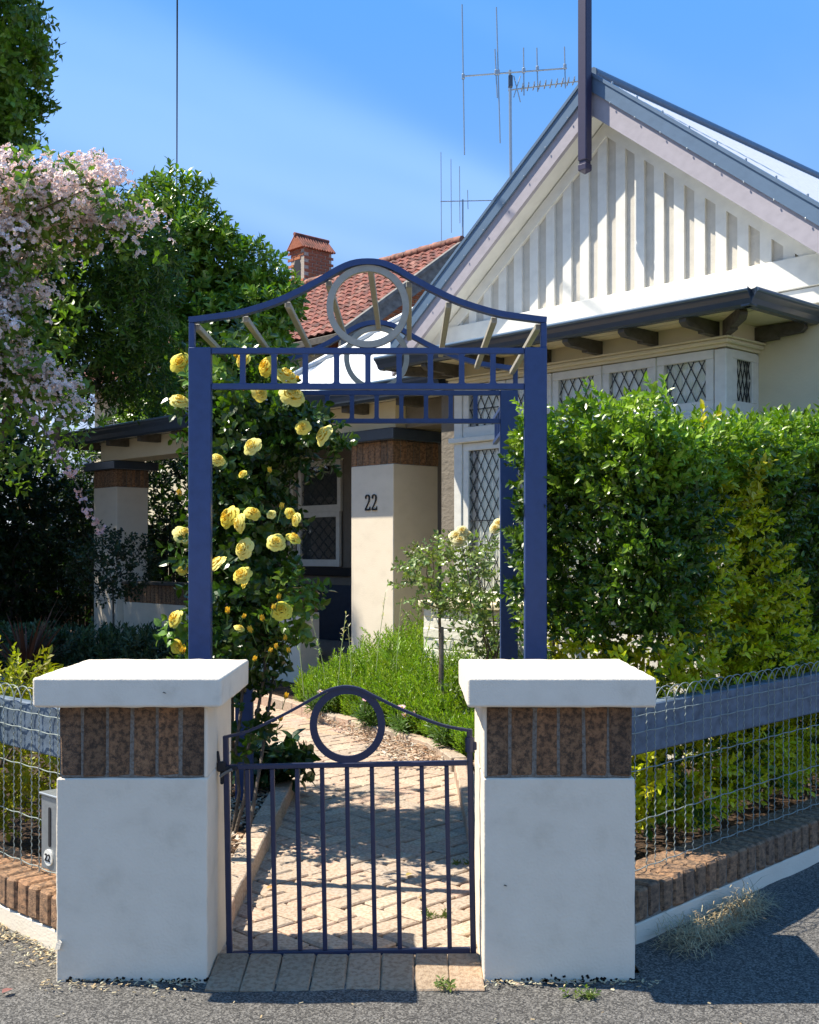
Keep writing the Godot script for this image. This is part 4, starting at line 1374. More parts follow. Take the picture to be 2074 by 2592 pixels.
# ---------------------------------------------------------------- aerials and cable
func aerials() -> void:
	var t := thing("tv_aerial", "large television aerial on a mast above the blue gable roof", "aerial", Vector3(1.156, 3.6, -13.0))
	var k := 13.0 / 2390.0
	var q := func(x: float, y: float) -> Vector3: return Vector3((x - 1075.0) * k, (1160.0 - y) * k + 1.464 - 3.6, 0)
	var g := Geo.new()
	g.tube([Vector3(0.02, -0.4, 0), q.call(1076, 370), q.call(1074, 148)], 0.017, 7)
	part("mast", g.mesh(), M.metal, t)
	var b := Geo.new()
	b.tube([q.call(973, 163) + Vector3(0, 0, 0.03), q.call(1193, 146) + Vector3(0, 0, 0.03)], 0.010, 6)
	part("boom", b.mesh(), M.metal, t)
	for e in [[973, 12, 978, 328], [1045, 18, 1053, 303], [1042, 106, 1047, 208], [1102, 103, 1103, 203], [1130, 103, 1132, 195], [1188, 101, 1190, 188]]:
		var s := Geo.new()
		var a: Vector3 = q.call(e[0], e[1]) + Vector3(0, 0, 0.03)
		var c: Vector3 = q.call(e[2], e[3]) + Vector3(0, 0, 0.03)
		s.tube([a, c], 0.0075, 6)
		s.box(a.lerp(c, 0.48), Vector3(0.035, 0.06, 0.03), 0.006)
		part("element", s.mesh(), M.metal, t)
	var u := Geo.new()
	u.tube([q.call(1070, 190), q.call(1220, 171)], 0.009, 6)
	for i in 11:
		var c: Vector3 = (q.call(1100, 186) as Vector3).lerp(q.call(1220, 171), i / 10.0)
		u.box(c + Vector3(0, 0.012, 0), Vector3(0.012, 0.035, 0.18), 0.002)
	u.tube([q.call(1082, 160), q.call(1096, 215)], 0.006, 5)
	u.tube([q.call(1096, 160), q.call(1082, 205)], 0.006, 5)
	part("short_boom", u.mesh(), M.metal, t)
	var cl := Geo.new()
	cl.box(q.call(1075, 172), Vector3(0.05, 0.14, 0.06), 0.008)
	part("clamp", cl.mesh(), M.gutter, t)
	var t2 := thing("tv_aerial", "thin distant television aerial left of the gable, above the tiled roof", "aerial", Vector3(1.08, 6.0, -23.0))
	var k2 := 23.0 / 2390.0
	var q2 := func(x: float, y: float) -> Vector3: return Vector3((x - 975.0) * k2, (1160.0 - y) * k2 + 1.464 - 6.0, 0)
	var g2 := Geo.new()
	g2.tube([Vector3(0.0, 0.3, 0), q2.call(975, 420)], 0.018, 6)
	part("mast", g2.mesh(), M.metal, t2)
	var b2 := Geo.new()
	b2.tube([q2.call(928, 424), q2.call(1036, 422)], 0.011, 6)
	part("boom", b2.mesh(), M.metal, t2)
	for e in [[929, 320, 930, 510], [950, 335, 951, 490], [968, 350, 969, 470], [985, 400, 986, 440]]:
		var s := Geo.new()
		s.tube([q2.call(e[0], e[1]), q2.call(e[2], e[3])], 0.008, 5)
		part("element", s.mesh(), M.metal, t2)
	var c := Geo.new()
	var pts := []
	for i in 25:
		var z := lerpf(-9.0, 14.0, i / 24.0)
		var w := lerpf(-22.0, -6.0, i / 24.0)
		pts.append(Vector3(-0.2046 * -w + (w + 14.0) * 0.0012, 8.26 + (w + 14.0) * 0.0675, w))
	c.tube(pts, 0.011, 6)
	tag(part("overhead_cable", c.mesh(), M.black, self), "single black overhead cable hanging down across the blue sky", "cable")

# ---------------------------------------------------------------- trees
func plant(called: String, label: String, category: String, at: Vector3, stems: Geo, stem_mat: Material, mesh: Mesh, m: Material, xf: Array, cols: Array, group := "") -> Node3D:
	var t := thing(called, label, category, at, 0.0, group)
	for i in xf.size():
		xf[i].origin -= at
	if stems and stems.v.size():
		part("stem" if called.find("tree") < 0 else "trunk", stems.mesh(), stem_mat, t, Transform3D(Basis(), -at))
	copies("foliage", mesh, m, t, xf, cols)
	return t

func trees() -> void:
	# tall tree whose branches hang into the top left corner
	var xf := []
	var cols := []
	var g := Geo.new()
	var base := Vector3(-8.40, 0.00, -14.00)
	limb(g, base, Vector3(-7.91, 6.35, -14.00), 0.34, 0.2, 0.02)
	limb(g, Vector3(-7.91, 6.02, -14.00), Vector3(-5.68, 10.14, -14.00), 0.13, 0.03)
	limb(g, Vector3(-7.91, 6.35, -14.00), Vector3(-9.39, 10.96, -13.51), 0.16, 0.03)
	limb(g, Vector3(-7.99, 5.20, -14.00), Vector3(-5.44, 7.59, -13.84), 0.08, 0.02)
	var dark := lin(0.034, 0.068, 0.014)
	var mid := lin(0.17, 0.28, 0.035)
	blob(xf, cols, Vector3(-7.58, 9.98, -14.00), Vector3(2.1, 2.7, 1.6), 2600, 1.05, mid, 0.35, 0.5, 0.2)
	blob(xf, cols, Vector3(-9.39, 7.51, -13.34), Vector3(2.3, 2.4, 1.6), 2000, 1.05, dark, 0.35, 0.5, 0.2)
	for b in [[-5.56, 10.55, 0.74, 0.95], [-5.23, 9.48, 0.64, 0.58], [-5.19, 8.53, 0.58, 0.58], [-5.11, 7.79, 0.54, 0.62], [-5.35, 7.26, 0.74, 0.54], [-4.82, 7.22, 0.30, 0.45], [-4.98, 9.11, 0.31, 0.37], [-4.71, 7.75, 0.21, 0.41], [-5.02, 6.81, 0.33, 0.37], [-6.09, 8.41, 0.95, 1.24], [-4.90, 9.89, 0.31, 0.54], [-5.45, 6.5, 0.75, 0.6], [-5.75, 5.7, 0.8, 0.7], [-5.2, 6.1, 0.4, 0.5]]:
		blob(xf, cols, Vector3(b[0], b[1], -14.0), Vector3(b[2], b[3], 0.6), int(400 * b[2] * b[3] + 60), 0.95, mid, 0.4, 0.3, 0.1, 0.5)
	plant("hanging_tree", "tall green tree hanging into the top left corner against the sky", "tree", base, g, M.bark, sprig(9, 0.10, 0.055, 0.22, 80, 0.15, 40, 0.2), M.leaf, xf, cols)
	# a tree just beyond the left edge that shades the beds before the porch
	xf = []; cols = []; g = Geo.new()
	base = Vector3(-8.8, 0, -13.2)
	limb(g, base, Vector3(-8.6, 4.4, -13.2), 0.2, 0.12, 0.02)
	limb(g, Vector3(-8.6, 4.0, -13.2), Vector3(-7.2, 5.6, -14.6), 0.08, 0.03)
	limb(g, Vector3(-8.6, 4.0, -13.2), Vector3(-8.2, 5.6, -11.4), 0.08, 0.03)
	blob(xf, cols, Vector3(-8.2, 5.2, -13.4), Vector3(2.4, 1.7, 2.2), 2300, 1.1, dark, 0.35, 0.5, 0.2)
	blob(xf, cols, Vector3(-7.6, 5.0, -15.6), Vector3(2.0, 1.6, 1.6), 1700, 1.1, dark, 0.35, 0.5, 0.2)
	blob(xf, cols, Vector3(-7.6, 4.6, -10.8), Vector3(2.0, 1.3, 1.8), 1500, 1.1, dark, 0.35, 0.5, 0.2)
	plant("shade_tree", "dark spreading tree at the left edge, low branches above the shaded beds", "tree", base, g, M.bark, sprig(9, 0.10, 0.055, 0.22, 80, 0.15, 40, 0.2), M.leaf, xf, cols)
	# dark weeping tree in the middle of the left side
	xf = []; cols = []; g = Geo.new()
	base = Vector3(-5.9, 0, -13.9)
	limb(g, base, Vector3(-4.1, 4.6, -13.4), 0.08, 0.04, 0.02)
	limb(g, Vector3(-4.2, 2.6, -13.4), Vector3(-3.2, 4.4, -13.2), 0.05, 0.02)
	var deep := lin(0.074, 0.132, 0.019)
	for b in [[-3.9, 5.0, 0.8, 0.8], [-3.4, 4.3, 0.6, 0.9], [-4.4, 4.4, 0.7, 1.0], [-3.9, 3.85, 0.9, 0.7], [-3.2, 3.75, 0.5, 0.6], [-4.7, 3.8, 0.7, 0.7], [-3.05, 4.9, 0.35, 0.5], [-3.6, 5.45, 0.4, 0.4]]:
		blob(xf, cols, Vector3(b[0], b[1], -13.3), Vector3(b[2], b[3], 0.8), int(900 * b[2] * b[3]), 0.9, deep, 0.45, 0.4, 0.0, 0.8)
	plant("weeping_tree", "dark green drooping tree between the pink blossom and the rounded bright green tree", "tree", base, g, M.bark, sprig(9, 0.11, 0.034, 0.22, 65, 0.15, 30, 0.3), M.leaf, xf, cols)
	# rounded tree with broad leaves
	xf = []; cols = []; g = Geo.new()
	base = Vector3(-3.0, 0, -17.4)
	limb(g, base, Vector3(-3.1, 4.6, -17.3), 0.18, 0.09, 0.02)
	limb(g, Vector3(-3.1, 3.6, -17.3), Vector3(-3.55, 6.8, -17.2), 0.07, 0.02)
	limb(g, Vector3(-3.1, 3.6, -17.3), Vector3(-2.2, 5.4, -17.0), 0.06, 0.02)
	limb(g, Vector3(-3.1, 3.2, -17.3), Vector3(-1.9, 4.6, -17.2), 0.06, 0.02)
	var lau := lin(0.189, 0.304, 0.032)
	for b in [[-3.62, 6.75, 0.50, 0.42], [-3.75, 6.15, 0.60, 0.45], [-3.15, 6.05, 0.50, 0.42], [-2.75, 5.75, 0.62, 0.42], [-4.05, 5.55, 0.6, 0.5], [-3.3, 5.2, 0.8, 0.5], [-2.35, 5.35, 0.6, 0.42], [-2.25, 4.95, 0.52, 0.40], [-2.15, 5.2, 0.40, 0.42], [-2.7, 4.75, 0.7, 0.5], [-2.3, 4.45, 0.48, 0.4], [-3.5, 4.4, 0.85, 0.6], [-2.5, 4.0, 0.8, 0.5], [-3.3, 3.5, 1.0, 0.6], [-2.5, 3.3, 0.7, 0.5]]:
		blob(xf, cols, Vector3(b[0], b[1], -17.2 + rng.randf_range(-0.4, 0.4)), Vector3(b[2], b[3], b[2] * 0.9), int(520 * b[2] * b[3]) + 40, 1.0, lau, 0.35, 0.75, 0.7)
	plant("broadleaf_tree", "rounded bright green broad leaved tree left of the brick chimney", "tree", base, g, M.bark, sprig(10, 0.125, 0.058, 0.20, 78, 0.16, 30, 0.15), M.leaf_gloss, xf, cols)
	# shrubs in the shade at the left and a paling fence behind them
	var spots := [[-7.6, -14.6, 1.7, 1.6, "broad dark shrub in deep shade at the far left edge"], [-5.9, -16.4, 1.4, 1.6, "dark shrub in deep shade behind the left porch pillar"], [-4.4, -19.4, 1.6, 2.0, "dark shrub behind the porch roof, under the broad leaved tree"], [-7.4, -17.6, 1.8, 2.4, "tall dark shrub in front of the paling fence in the shade"], [-10.5, -13.8, 2.0, 2.4, "large dark shrub leaning in from beyond the left edge"]]
	var sm := sprig(9, 0.09, 0.045, 0.18, 75, 0.15, 30, 0.15)
	for s in spots:
		xf = []; cols = []; g = Geo.new()
		var at := Vector3(s[0], 0, s[1])
		for i in 4:
			limb(g, at, at + Vector3(rng.randf_range(-0.6, 0.6), s[3] * 1.1, rng.randf_range(-0.5, 0.5)), 0.035, 0.01)
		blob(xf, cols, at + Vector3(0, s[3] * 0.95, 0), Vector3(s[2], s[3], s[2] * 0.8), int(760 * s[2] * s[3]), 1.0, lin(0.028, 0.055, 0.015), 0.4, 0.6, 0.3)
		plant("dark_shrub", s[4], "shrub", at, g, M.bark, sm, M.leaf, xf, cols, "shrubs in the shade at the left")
	var f := thing("paling_fence", "dark timber paling fence in deep shade behind the left shrubs", "fence", Vector3(-14.0, 0, -19.6), 0.0)
	for i in 84:
		wbox("paling", f, M.darkwood, 0.12 * i, 0.12 * i + 0.112, 0.1, 1.9 + rng.randf_range(-0.01, 0.01), -0.02, 0.0)
	wbox("fence_rail", f, M.darkwood, 0, 10.1, 1.5, 1.58, -0.08, -0.021)
	blossom_shrub()

func blossom_shrub() -> void:
	var xf := []
	var cols := []
	var g := Geo.new()
	var base := Vector3(-3.1, 0, -6.5)
	var green := lin(0.170, 0.264, 0.043)
	var tips := []
	# arching canes
	var canes := [[-1.58, 3.40, 3.62], [-1.72, 3.52, 3.72], [-1.90, 3.70, 3.9], [-2.02, 3.50, 3.75], [-2.2, 3.48, 3.7], [-1.78, 3.36, 3.6], [-2.0, 3.40, 3.62], [-2.4, 3.3, 3.6], [-2.38, 3.0, 3.4], [-2.32, 2.8, 3.2], [-2.42, 2.6, 3.1], [-2.15, 2.40, 2.9], [-1.98, 2.30, 2.75], [-2.6, 2.9, 3.5], [-2.7, 3.4, 3.8], [-2.6, 2.4, 3.2], [-2.25, 3.2, 3.5], [-2.28, 2.62, 3.1], [-2.2, 2.9, 3.3], [-1.66, 3.46, 3.66]]
	var bx := []
	var bc := []
	for c in canes:
		var z := -6.4 + rng.randf_range(-0.45, 0.35)
		var p := []
		for i in 14:
			var t := i / 13.0
			var q := base.lerp(Vector3(c[0], c[1], z), t)
			q.y = lerpf(0.0, c[2], 1.0 - pow(1.0 - t, 2.0)) if t < 0.72 else lerpf(lerpf(0.0, c[2], 1.0 - pow(0.28, 2.0)), c[1], (t - 0.72) / 0.28)
			q += rdir() * 0.02
			p.append(q)
		g.tube(p, 0.011, 5, 0.003)
		for i in range(5, 14):
			var q: Vector3 = p[i]
			for k in 5:
				var o := rdir() * pow(rng.randf(), 0.5) * 0.24
				o.y *= 0.8
				xf.append(Transform3D(orient(rdir() + Vector3(0, 0.3, 0), rng.randf_range(0.7, 1.2)), q + o))
				cols.append(vary(green, 0.35))
			if i > 6:
				for k in (36 if c[1] > 3.3 else 36):
					var o := rdir() * pow(rng.randf(), 0.4) * 0.165
					o.y = absf(o.y) * 0.9 + 0.03 if rng.randf() < 0.7 else o.y
					bx.append(Transform3D(orient(o + Vector3(0, 0.1, 0.1), rng.randf_range(0.6, 0.95)), q + o))
					bc.append(vary(lin(0.97, 0.89, 0.86), 0.05))
	# the trailing spray in front of the shade
	var p := []
	var trail := [Vector3(-2.15, 2.30, -6.2), Vector3(-2.0, 2.13, -6.2), Vector3(-1.93, 2.02, -6.2), Vector3(-1.86, 1.90, -6.2), Vector3(-1.80, 1.80, -6.2), Vector3(-1.76, 1.70, -6.2), Vector3(-1.71, 1.62, -6.2), Vector3(-1.67, 1.53, -6.2)]
	g.tube(trail, 0.006, 5, 0.002)
	for i in trail.size() - 1:
		for k in 4:
			var q: Vector3 = trail[i].lerp(trail[i + 1], rng.randf()) + rdir() * 0.025
			bx.append(Transform3D(orient(rdir() + Vector3(0, -0.2, 0.6), rng.randf_range(0.55, 0.85)), q))
			bc.append(vary(lin(0.80, 0.58, 0.58), 0.12))
	for i in 650:
		var q := Vector3(rng.randf_range(-3.6, -2.05), rng.randf_range(1.9, 3.45), -6.7 + rng.randf_range(-0.7, 0.5))
		xf.append(Transform3D(orient(rdir() + Vector3(0, 0.3, 0), rng.randf_range(0.7, 1.2)), q))
		cols.append(vary(green, 0.35))
	var t := plant("blossom_shrub", "pale pink blossom shrub arching in from the left edge with a trailing spray", "shrub", base, g, M.bark, sprig(7, 0.058, 0.030, 0.13, 75, 0.15, 30, 0.15), M.leaf, xf, cols)
	for i in bx.size():
		bx[i].origin -= base
	copies("blossom", flower_cluster(), M.pink, t, bx, bc)

func flower_cluster() -> ArrayMesh:
	var g := Geo.new()
	for f in 5:
		var c := Vector3(rng.randf_range(-0.022, 0.022), rng.randf_range(0.0, 0.03), rng.randf_range(-0.022, 0.022))
		var ax := (Vector3(c.x, 0.02, c.z) + rdir() * 0.012).normalized()
		var x := ax.cross(Vector3(0.2, 0.1, 1)).normalized()
		var y := ax.cross(x)
		for k in 5:
			var a := TAU * k / 5.0
			var d := x * cos(a) + y * sin(a)
			var w := rng.randf_range(0.88, 1.0)
			g.col = Color(w, w, w)
			leaf(g, c, d + ax * 0.45, ax, 0.017, 0.014, -0.1, 0.0)
		g.col = Color(1.0, 0.75, 0.4)
		g.disc(c + ax * 0.004, 0.0028, 0.003, Basis(x, y, ax), 5)
	return g.mesh()

# ---------------------------------------------------------------- hedges
func hedge_spot(t: float, off: float, y: float) -> Vector3:
	return Vector3(RA.x + RD.x * t - 0.719 * off, y, RA.z + RD.z * t - 0.695 * off)

func hedges() -> void:
	var base := hedge_spot(1.6, 0.75, 0)
	var xf := []
	var cols := []
	var gx := []
	var gc := []
	var g := Geo.new()
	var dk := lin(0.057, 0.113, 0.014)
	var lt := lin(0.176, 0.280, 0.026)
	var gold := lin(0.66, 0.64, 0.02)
	for i in 30:
		var a := hedge_spot(rng.randf_range(0.75, 4.6), rng.randf_range(0.45, 1.0), 0.0)
		limb(g, a, a + Vector3(rng.randf_range(-0.25, 0.25), rng.randf_range(1.3, 1.9), rng.randf_range(-0.2, 0.2)), 0.014, 0.005, 0.05)
	var fn := FastNoiseLite.new()
	fn.frequency = 0.9
	fn.seed = 5
	for i in 25000:
		var t := rng.randf_range(0.55, 4.9)
		var y := rng.randf_range(0.12, 1.0)
		var top := lerpf(1.90, 2.13, clampf((t - 0.55) / 2.0, 0, 1))
		y = y * top
		var off := rng.randf()
		# crowd the leaves into a thick skin on the front, the top and the near end
		var skin := rng.randf()
		var o := Vector3()
		if skin < 0.52:
			off = 0.28 + pow(rng.randf(), 2.0) * 0.35
			o = Vector3(0.719, 0.35, 0.695)
		elif skin < 0.78:
			y = top - pow(rng.randf(), 2.0) * 0.30
			off = rng.randf_range(0.28, 1.25)
			o = Vector3(0.1, 1, 0.1)
		elif skin < 0.90:
			t = 0.55 + pow(rng.randf(), 2.0) * 0.4
			off = rng.randf_range(0.28, 1.25)
			o = Vector3(-0.7, 0.4, 0.6)
		else:
			off = rng.randf_range(0.3, 1.25)
			o = rdir()
		var q := hedge_spot(t, off, y)
		# bulges and hollows; the foot of the near end is thin
		var n := fn.get_noise_3d(q.x * 2.2, q.y * 2.2, q.z * 2.2)
		q += Vector3(0.719, 0, 0.695) * n * 0.14 + Vector3(0, n * 0.03, 0)
		if n < -0.22 and skin < 0.52 and rng.randf() < 0.75:
			continue
		if t < 1.25 and y < 1.1 and y > 0.35 and rng.randf() < 0.62:
			continue
		var edge := 0.103 if y > 1.1 else 0.125
		if q.x < -q.z * (edge + n * 0.02):
			continue
		var golden := 0.0
		if y < 1.05 and t < 1.75:
			golden = 0.75
		elif absf(t + n * 0.5 - lerpf(1.22, 1.75, clampf((1.9 - y) / 1.6, 0, 1))) < lerpf(0.14, 0.80, clampf((1.8 - y) / 1.3, 0, 1)) and y < 1.80:
			golden = 0.82
		if rng.randf() < golden:
			gx.append(Transform3D(orient(o + rdir() * 0.7, rng.randf_range(0.7, 1.2)), q))
			gc.append(vary(gold, 0.3))
		else:
			xf.append(Transform3D(orient(o + rdir() * 0.7, rng.randf_range(0.65, 1.25)), q))
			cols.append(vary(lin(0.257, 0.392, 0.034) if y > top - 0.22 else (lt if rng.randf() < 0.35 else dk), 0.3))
	# young shoots standing above the clipped top
	for i in 260:
		var t := rng.randf_range(0.6, 4.4)
		var top := lerpf(1.90, 2.13, clampf((t - 0.55) / 2.0, 0, 1))
		xf.append(Transform3D(orient(Vector3(rng.randf_range(-0.3, 0.3), 1, rng.randf_range(-0.3, 0.3)), rng.randf_range(0.8, 1.3)), hedge_spot(t, rng.randf_range(0.25, 1.1), top + rng.randf_range(-0.06, 0.05))))
		cols.append(vary(lt, 0.25))
	for s in [[1.02, 0.3, 2.0], [1.33, 0.24, 1.80], [1.38, 0.22, 1.72], [1.30, 0.22, 1.66], [1.42, 0.22, 1.79]]:
		for k in 2:
			gx.append(Transform3D(orient(Vector3(0.2, 0.9, 0.4) + rdir() * 0.4, 1.25), hedge_spot(s[0], s[1], s[2])))
			gc.append(vary(lin(0.55, 0.47, 0.03), 0.15))
	# a side growing in between the arch posts
	for i in 230:
		var q := Vector3(rng.randf_range(0.50, 0.95), rng.randf_range(0.75, 1.98), rng.randf_range(-6.1, -5.35))
		if q.x < -q.z * 0.094:
			continue
		if q.y < 1.15 and rng.randf() < 0.7:
			continue
		xf.append(Transform3D(orient(Vector3(-0.6, 0.5, 0.3) + rdir() * 0.6, rng.randf_range(0.65, 1.2)), q))
		cols.append(vary(lt if rng.randf() < 0.5 else dk, 0.3))
	var m := sprig(10, 0.037, 0.020, 0.100, 72, 0.15, 28, 0.12)
	var t := plant("privet_hedge", "tall clipped green hedge with golden patches behind the right fence", "hedge", base, g, M.bark, m, M.leaf_gloss, xf, cols)
	for i in gx.size():
		gx[i].origin -= base
	copies("golden_foliage", m, M.leaf_gloss, t, gx, gc)
	# golden shrub behind the left fence
	xf = []; cols = []; g = Geo.new()
	base = Vector3(-2.05, 0.05, -5.25)
	for i in 8:
		limb(g, base, base + Vector3(rng.randf_range(-0.4, 0.5), 0.6, rng.randf_range(-0.3, 0.3)), 0.010, 0.004)
	blob(xf, cols, base + Vector3(0.02, 0.55, 0.06), Vector3(0.52, 0.38, 0.46), 760, 1.0, lin(0.40, 0.37, 0.025), 0.28, 0.7, 0.5)
	blob(xf, cols, base + Vector3(-0.7, 0.5, -0.5), Vector3(0.6, 0.36, 0.5), 500, 1.0, lin(0.36, 0.36, 0.025), 0.28, 0.7, 0.5)
	plant("golden_shrub", "clipped golden yellow shrub behind the left wire fence", "shrub", base, g, M.bark, m, M.leaf, xf, cols)

# ---------------------------------------------------------------- roses
func rose_bloom(s: float, tone: Color, heart: Color) -> ArrayMesh:
	# rings of wide overlapping petals, cupped towards the heart and rolled back at the rim
	var g := Geo.new()
	var rings := [[6, 0.014, 0.047, 0.002, 0.016, 0.62], [6, 0.010, 0.040, 0.004, 0.024, 0.62], [5, 0.008, 0.031, 0.006, 0.031, 0.70], [5, 0.006, 0.022, 0.010, 0.036, 0.70], [4, 0.003, 0.013, 0.012, 0.038, 0.80], [3, 0.001, 0.007, 0.014, 0.038, 1.0]]
	for ri in rings.size():
		var r: Array = rings[ri]
		for k in r[0]:
			var a0: float = TAU * (k + 0.45 * ri) / r[0] + rng.randf_range(-0.12, 0.12)
			var half: float = r[5] * rng.randf_range(0.92, 1.1)
			var lift := rng.randf_range(-0.003, 0.003)
			var wide: float = r[2] * rng.randf_range(0.92, 1.08)
			var rows := []
			for q in 4:
				var u := q / 3.0
				var row := []
				for e in 5:
					var v := e / 2.0 - 1.0
					var a := a0 + v * half * (0.75 + 0.25 * u)
					var rim := wide * (1.0 - 0.16 * v * v * u)
					var rad: float = lerpf(r[1], rim, u)
					var y: float = lerpf(r[3], r[4] + lift, sin(minf(u * 1.25, 1.0) * PI * 0.5)) - 0.007 * maxf(u - 0.75, 0.0) * 4.0 * (1.0 - ri * 0.15) + 0.003 * v * v
					row.append(Vector3(cos(a) * rad, y, sin(a) * rad) * s)
				rows.append(row)
			for q in 3:
				var f := clampf((1.0 - ri / 5.0) * 0.7 + q * 0.13, 0, 1)
				g.col = heart.lerp(tone, f) * rng.randf_range(0.95, 1.0)
				for e in 4:
					g.out([rows[q][e], rows[q][e + 1], rows[q + 1][e + 1], rows[q + 1][e]], Vector3(0, 1, 0))
	g.col = Color(0.12, 0.2, 0.04)
	g.tube([Vector3(0, -0.05, 0) * s, Vector3(0, 0.004, 0) * s], 0.0025 * s, 5)
	return g.mesh()

func rose_bud(tone: Color) -> ArrayMesh:
	var g := Geo.new()
	for k in 5:
		var a := TAU * k / 5.0
		g.col = tone
		leaf(g, Vector3(cos(a), 0, sin(a)) * 0.003, Vector3(cos(a) * 0.25, 1, sin(a) * 0.25), Vector3(cos(a), 0, sin(a)), 0.034, 0.024, -0.25)
		g.col = Color(0.10, 0.18, 0.04)
		leaf(g, Vector3(cos(a), 0, sin(a)) * 0.004, Vector3(cos(a + 0.6) * 0.45, 1, sin(a + 0.6) * 0.45), Vector3(cos(a), 0, sin(a)), 0.018, 0.008)
	g.tube([Vector3(0, -0.06, 0), Vector3(0, 0.004, 0)], 0.002, 5)
	return g.mesh()

func climbing_rose() -> void:
	var base := Vector3(-0.85, 0.05, -5.8)
	var xf := []
	var cols := []
	var g := Geo.new()
	var dk := lin(0.052, 0.106, 0.016)
	var lt := lin(0.133, 0.231, 0.031)
	for i in 9:
		var a := base + Vector3(rng.randf_range(-0.15, 0.07), 0, rng.randf_range(-0.35, 0.35))
		var m := Vector3(rng.randf_range(-1.0, -0.65), 1.2, rng.randf_range(-6.3, -5.8))
		limb(g, a, m, 0.010, 0.007, 0.02)
		limb(g, m, m + Vector3(rng.randf_range(-0.1, 0.25), rng.randf_range(0.7, 1.05), rng.randf_range(-0.2, 0.1)), 0.006, 0.002, 0.02)
	for b in [[-0.86, 0.62, -5.8, 0.12, 0.22, 0.18, 44], [-0.86, 0.98, -5.85, 0.17, 0.22, 0.34, 190], [-0.86, 1.30, -5.9, 0.22, 0.26, 0.40, 300], [-0.84, 1.65, -5.9, 0.22, 0.26, 0.40, 290], [-0.86, 1.92, -5.9, 0.22, 0.24, 0.40, 230], [-0.74, 2.08, -5.9, 0.24, 0.17, 0.36, 220], [-0.86, 2.30, -5.95, 0.26, 0.20, 0.38, 150], [-0.95, 2.50, -6.1, 0.22, 0.16, 0.3, 110], [-1.06, 1.45, -5.8, 0.09, 0.35, 0.2, 36], [-1.10, 1.02, -5.7, 0.08, 0.14, 0.2, 26], [-1.08, 2.15, -5.8, 0.08, 0.16, 0.2, 30], [-0.50, 2.02, -5.8, 0.14, 0.12, 0.2, 60], [-0.58, 1.18, -5.6, 0.12, 0.18, 0.2, 60]]:
		blob(xf, cols, Vector3(b[0], b[1], b[2]), Vector3(b[3], b[4], b[5]), b[6], 1.0, dk if rng.randf() < 0.65 else lt, 0.4, 0.35, 0.1)
	var t := plant("climbing_rose", "yellow climbing rose covering the left side of the blue arch", "rose bush", base, g, M.bark, sprig(7, 0.050, 0.034, 0.10, 80, 0.14, 35, 0.15), M.leaf_gloss, xf, cols)
	var ms := []
	for i in 8:
		# fresh blooms are deep at the heart, older ones fade to cream
		var age := i / 7.0
		ms.append(rose_bloom(1.15 - 0.12 * (i % 3), lin(0.90, 0.80, 0.085).lerp(lin(0.92, 0.87, 0.28), age), lin(0.90, 0.62, 0.03).lerp(lin(0.90, 0.74, 0.10), age)))
	var pos := [[-1.179, 2.432, -5.9, 1.2], [-1.14, 2.19, -5.6, 1.25], [-1.122, 1.13, -5.5, 1.2], [-1.141, 1.536, -5.7, 1.2], [-1.152, 1.379, -5.8, 0.9], [-1.145, 0.991, -5.6, 0.8], [-0.556, 2.178, -5.3, 1.25], [-0.604, 2.292, -5.5, 1.2], [-0.722, 2.414, -5.9, 1.15], [-0.771, 2.265, -5.8, 1.0], [-0.901, 2.502, -6.2, 1.0], [-0.754, 1.963, -5.5, 1.05], [-0.916, 1.889, -5.4, 0.8], [-0.819, 1.839, -5.6, 0.5], [-0.423, 2.046, -5.8, 1.05], [-0.559, 2.112, -6.0, 0.75], [-0.83, 1.615, -5.3, 1.1], [-0.77, 1.591, -5.25, 1.2], [-0.742, 1.632, -5.35, 1.0], [-0.762, 1.471, -5.3, 1.15], [-0.632, 1.498, -5.4, 0.98], [-0.567, 1.515, -5.5, 0.85], [-0.878, 1.392, -5.25, 1.0], [-0.773, 1.342, -5.3, 0.98], [-0.611, 1.17, -5.4, 1.0], [-0.549, 1.616, -5.6, 0.85], [-0.597, 1.648, -5.65, 0.7], [-0.681, 1.64, -5.6, 0.5], [-0.827, 1.084, -5.5, 0.55], [-0.767, 1.304, -5.32, 0.5]]
	for i in pos.size():
		var p: Array = pos[i]
		var d := Vector3(rng.randf_range(-0.9, 0.6), rng.randf_range(0.0, 1.0), rng.randf_range(0.35, 1.0))
		var q := Vector3(p[0], p[1], p[2])
		if p[0] > -0.95:
			q = Vector3(0, 1.464, 0) + (q - Vector3(0, 1.464, 0)) * (5.22 + rng.randf_range(-0.03, 0.10)) / -q.z
		part("rose_bloom", ms[(i * 5) % 8], M.petal, t, Transform3D(orient(d, p[3] * 1.0), q - base))
	var bud := rose_bud(lin(0.86, 0.62, 0.06))
	for i in 26:
		var q := Vector3(rng.randf_range(-1.05, -0.5), rng.randf_range(0.6, 2.35), rng.randf_range(-5.45, -5.15))
		part("rose_bud", bud, M.petal, t, Transform3D(orient(Vector3(rng.randf_range(-0.5, 0.5), 1, rng.randf_range(-0.1, 0.6)), rng.randf_range(0.8, 1.2)), q - base))

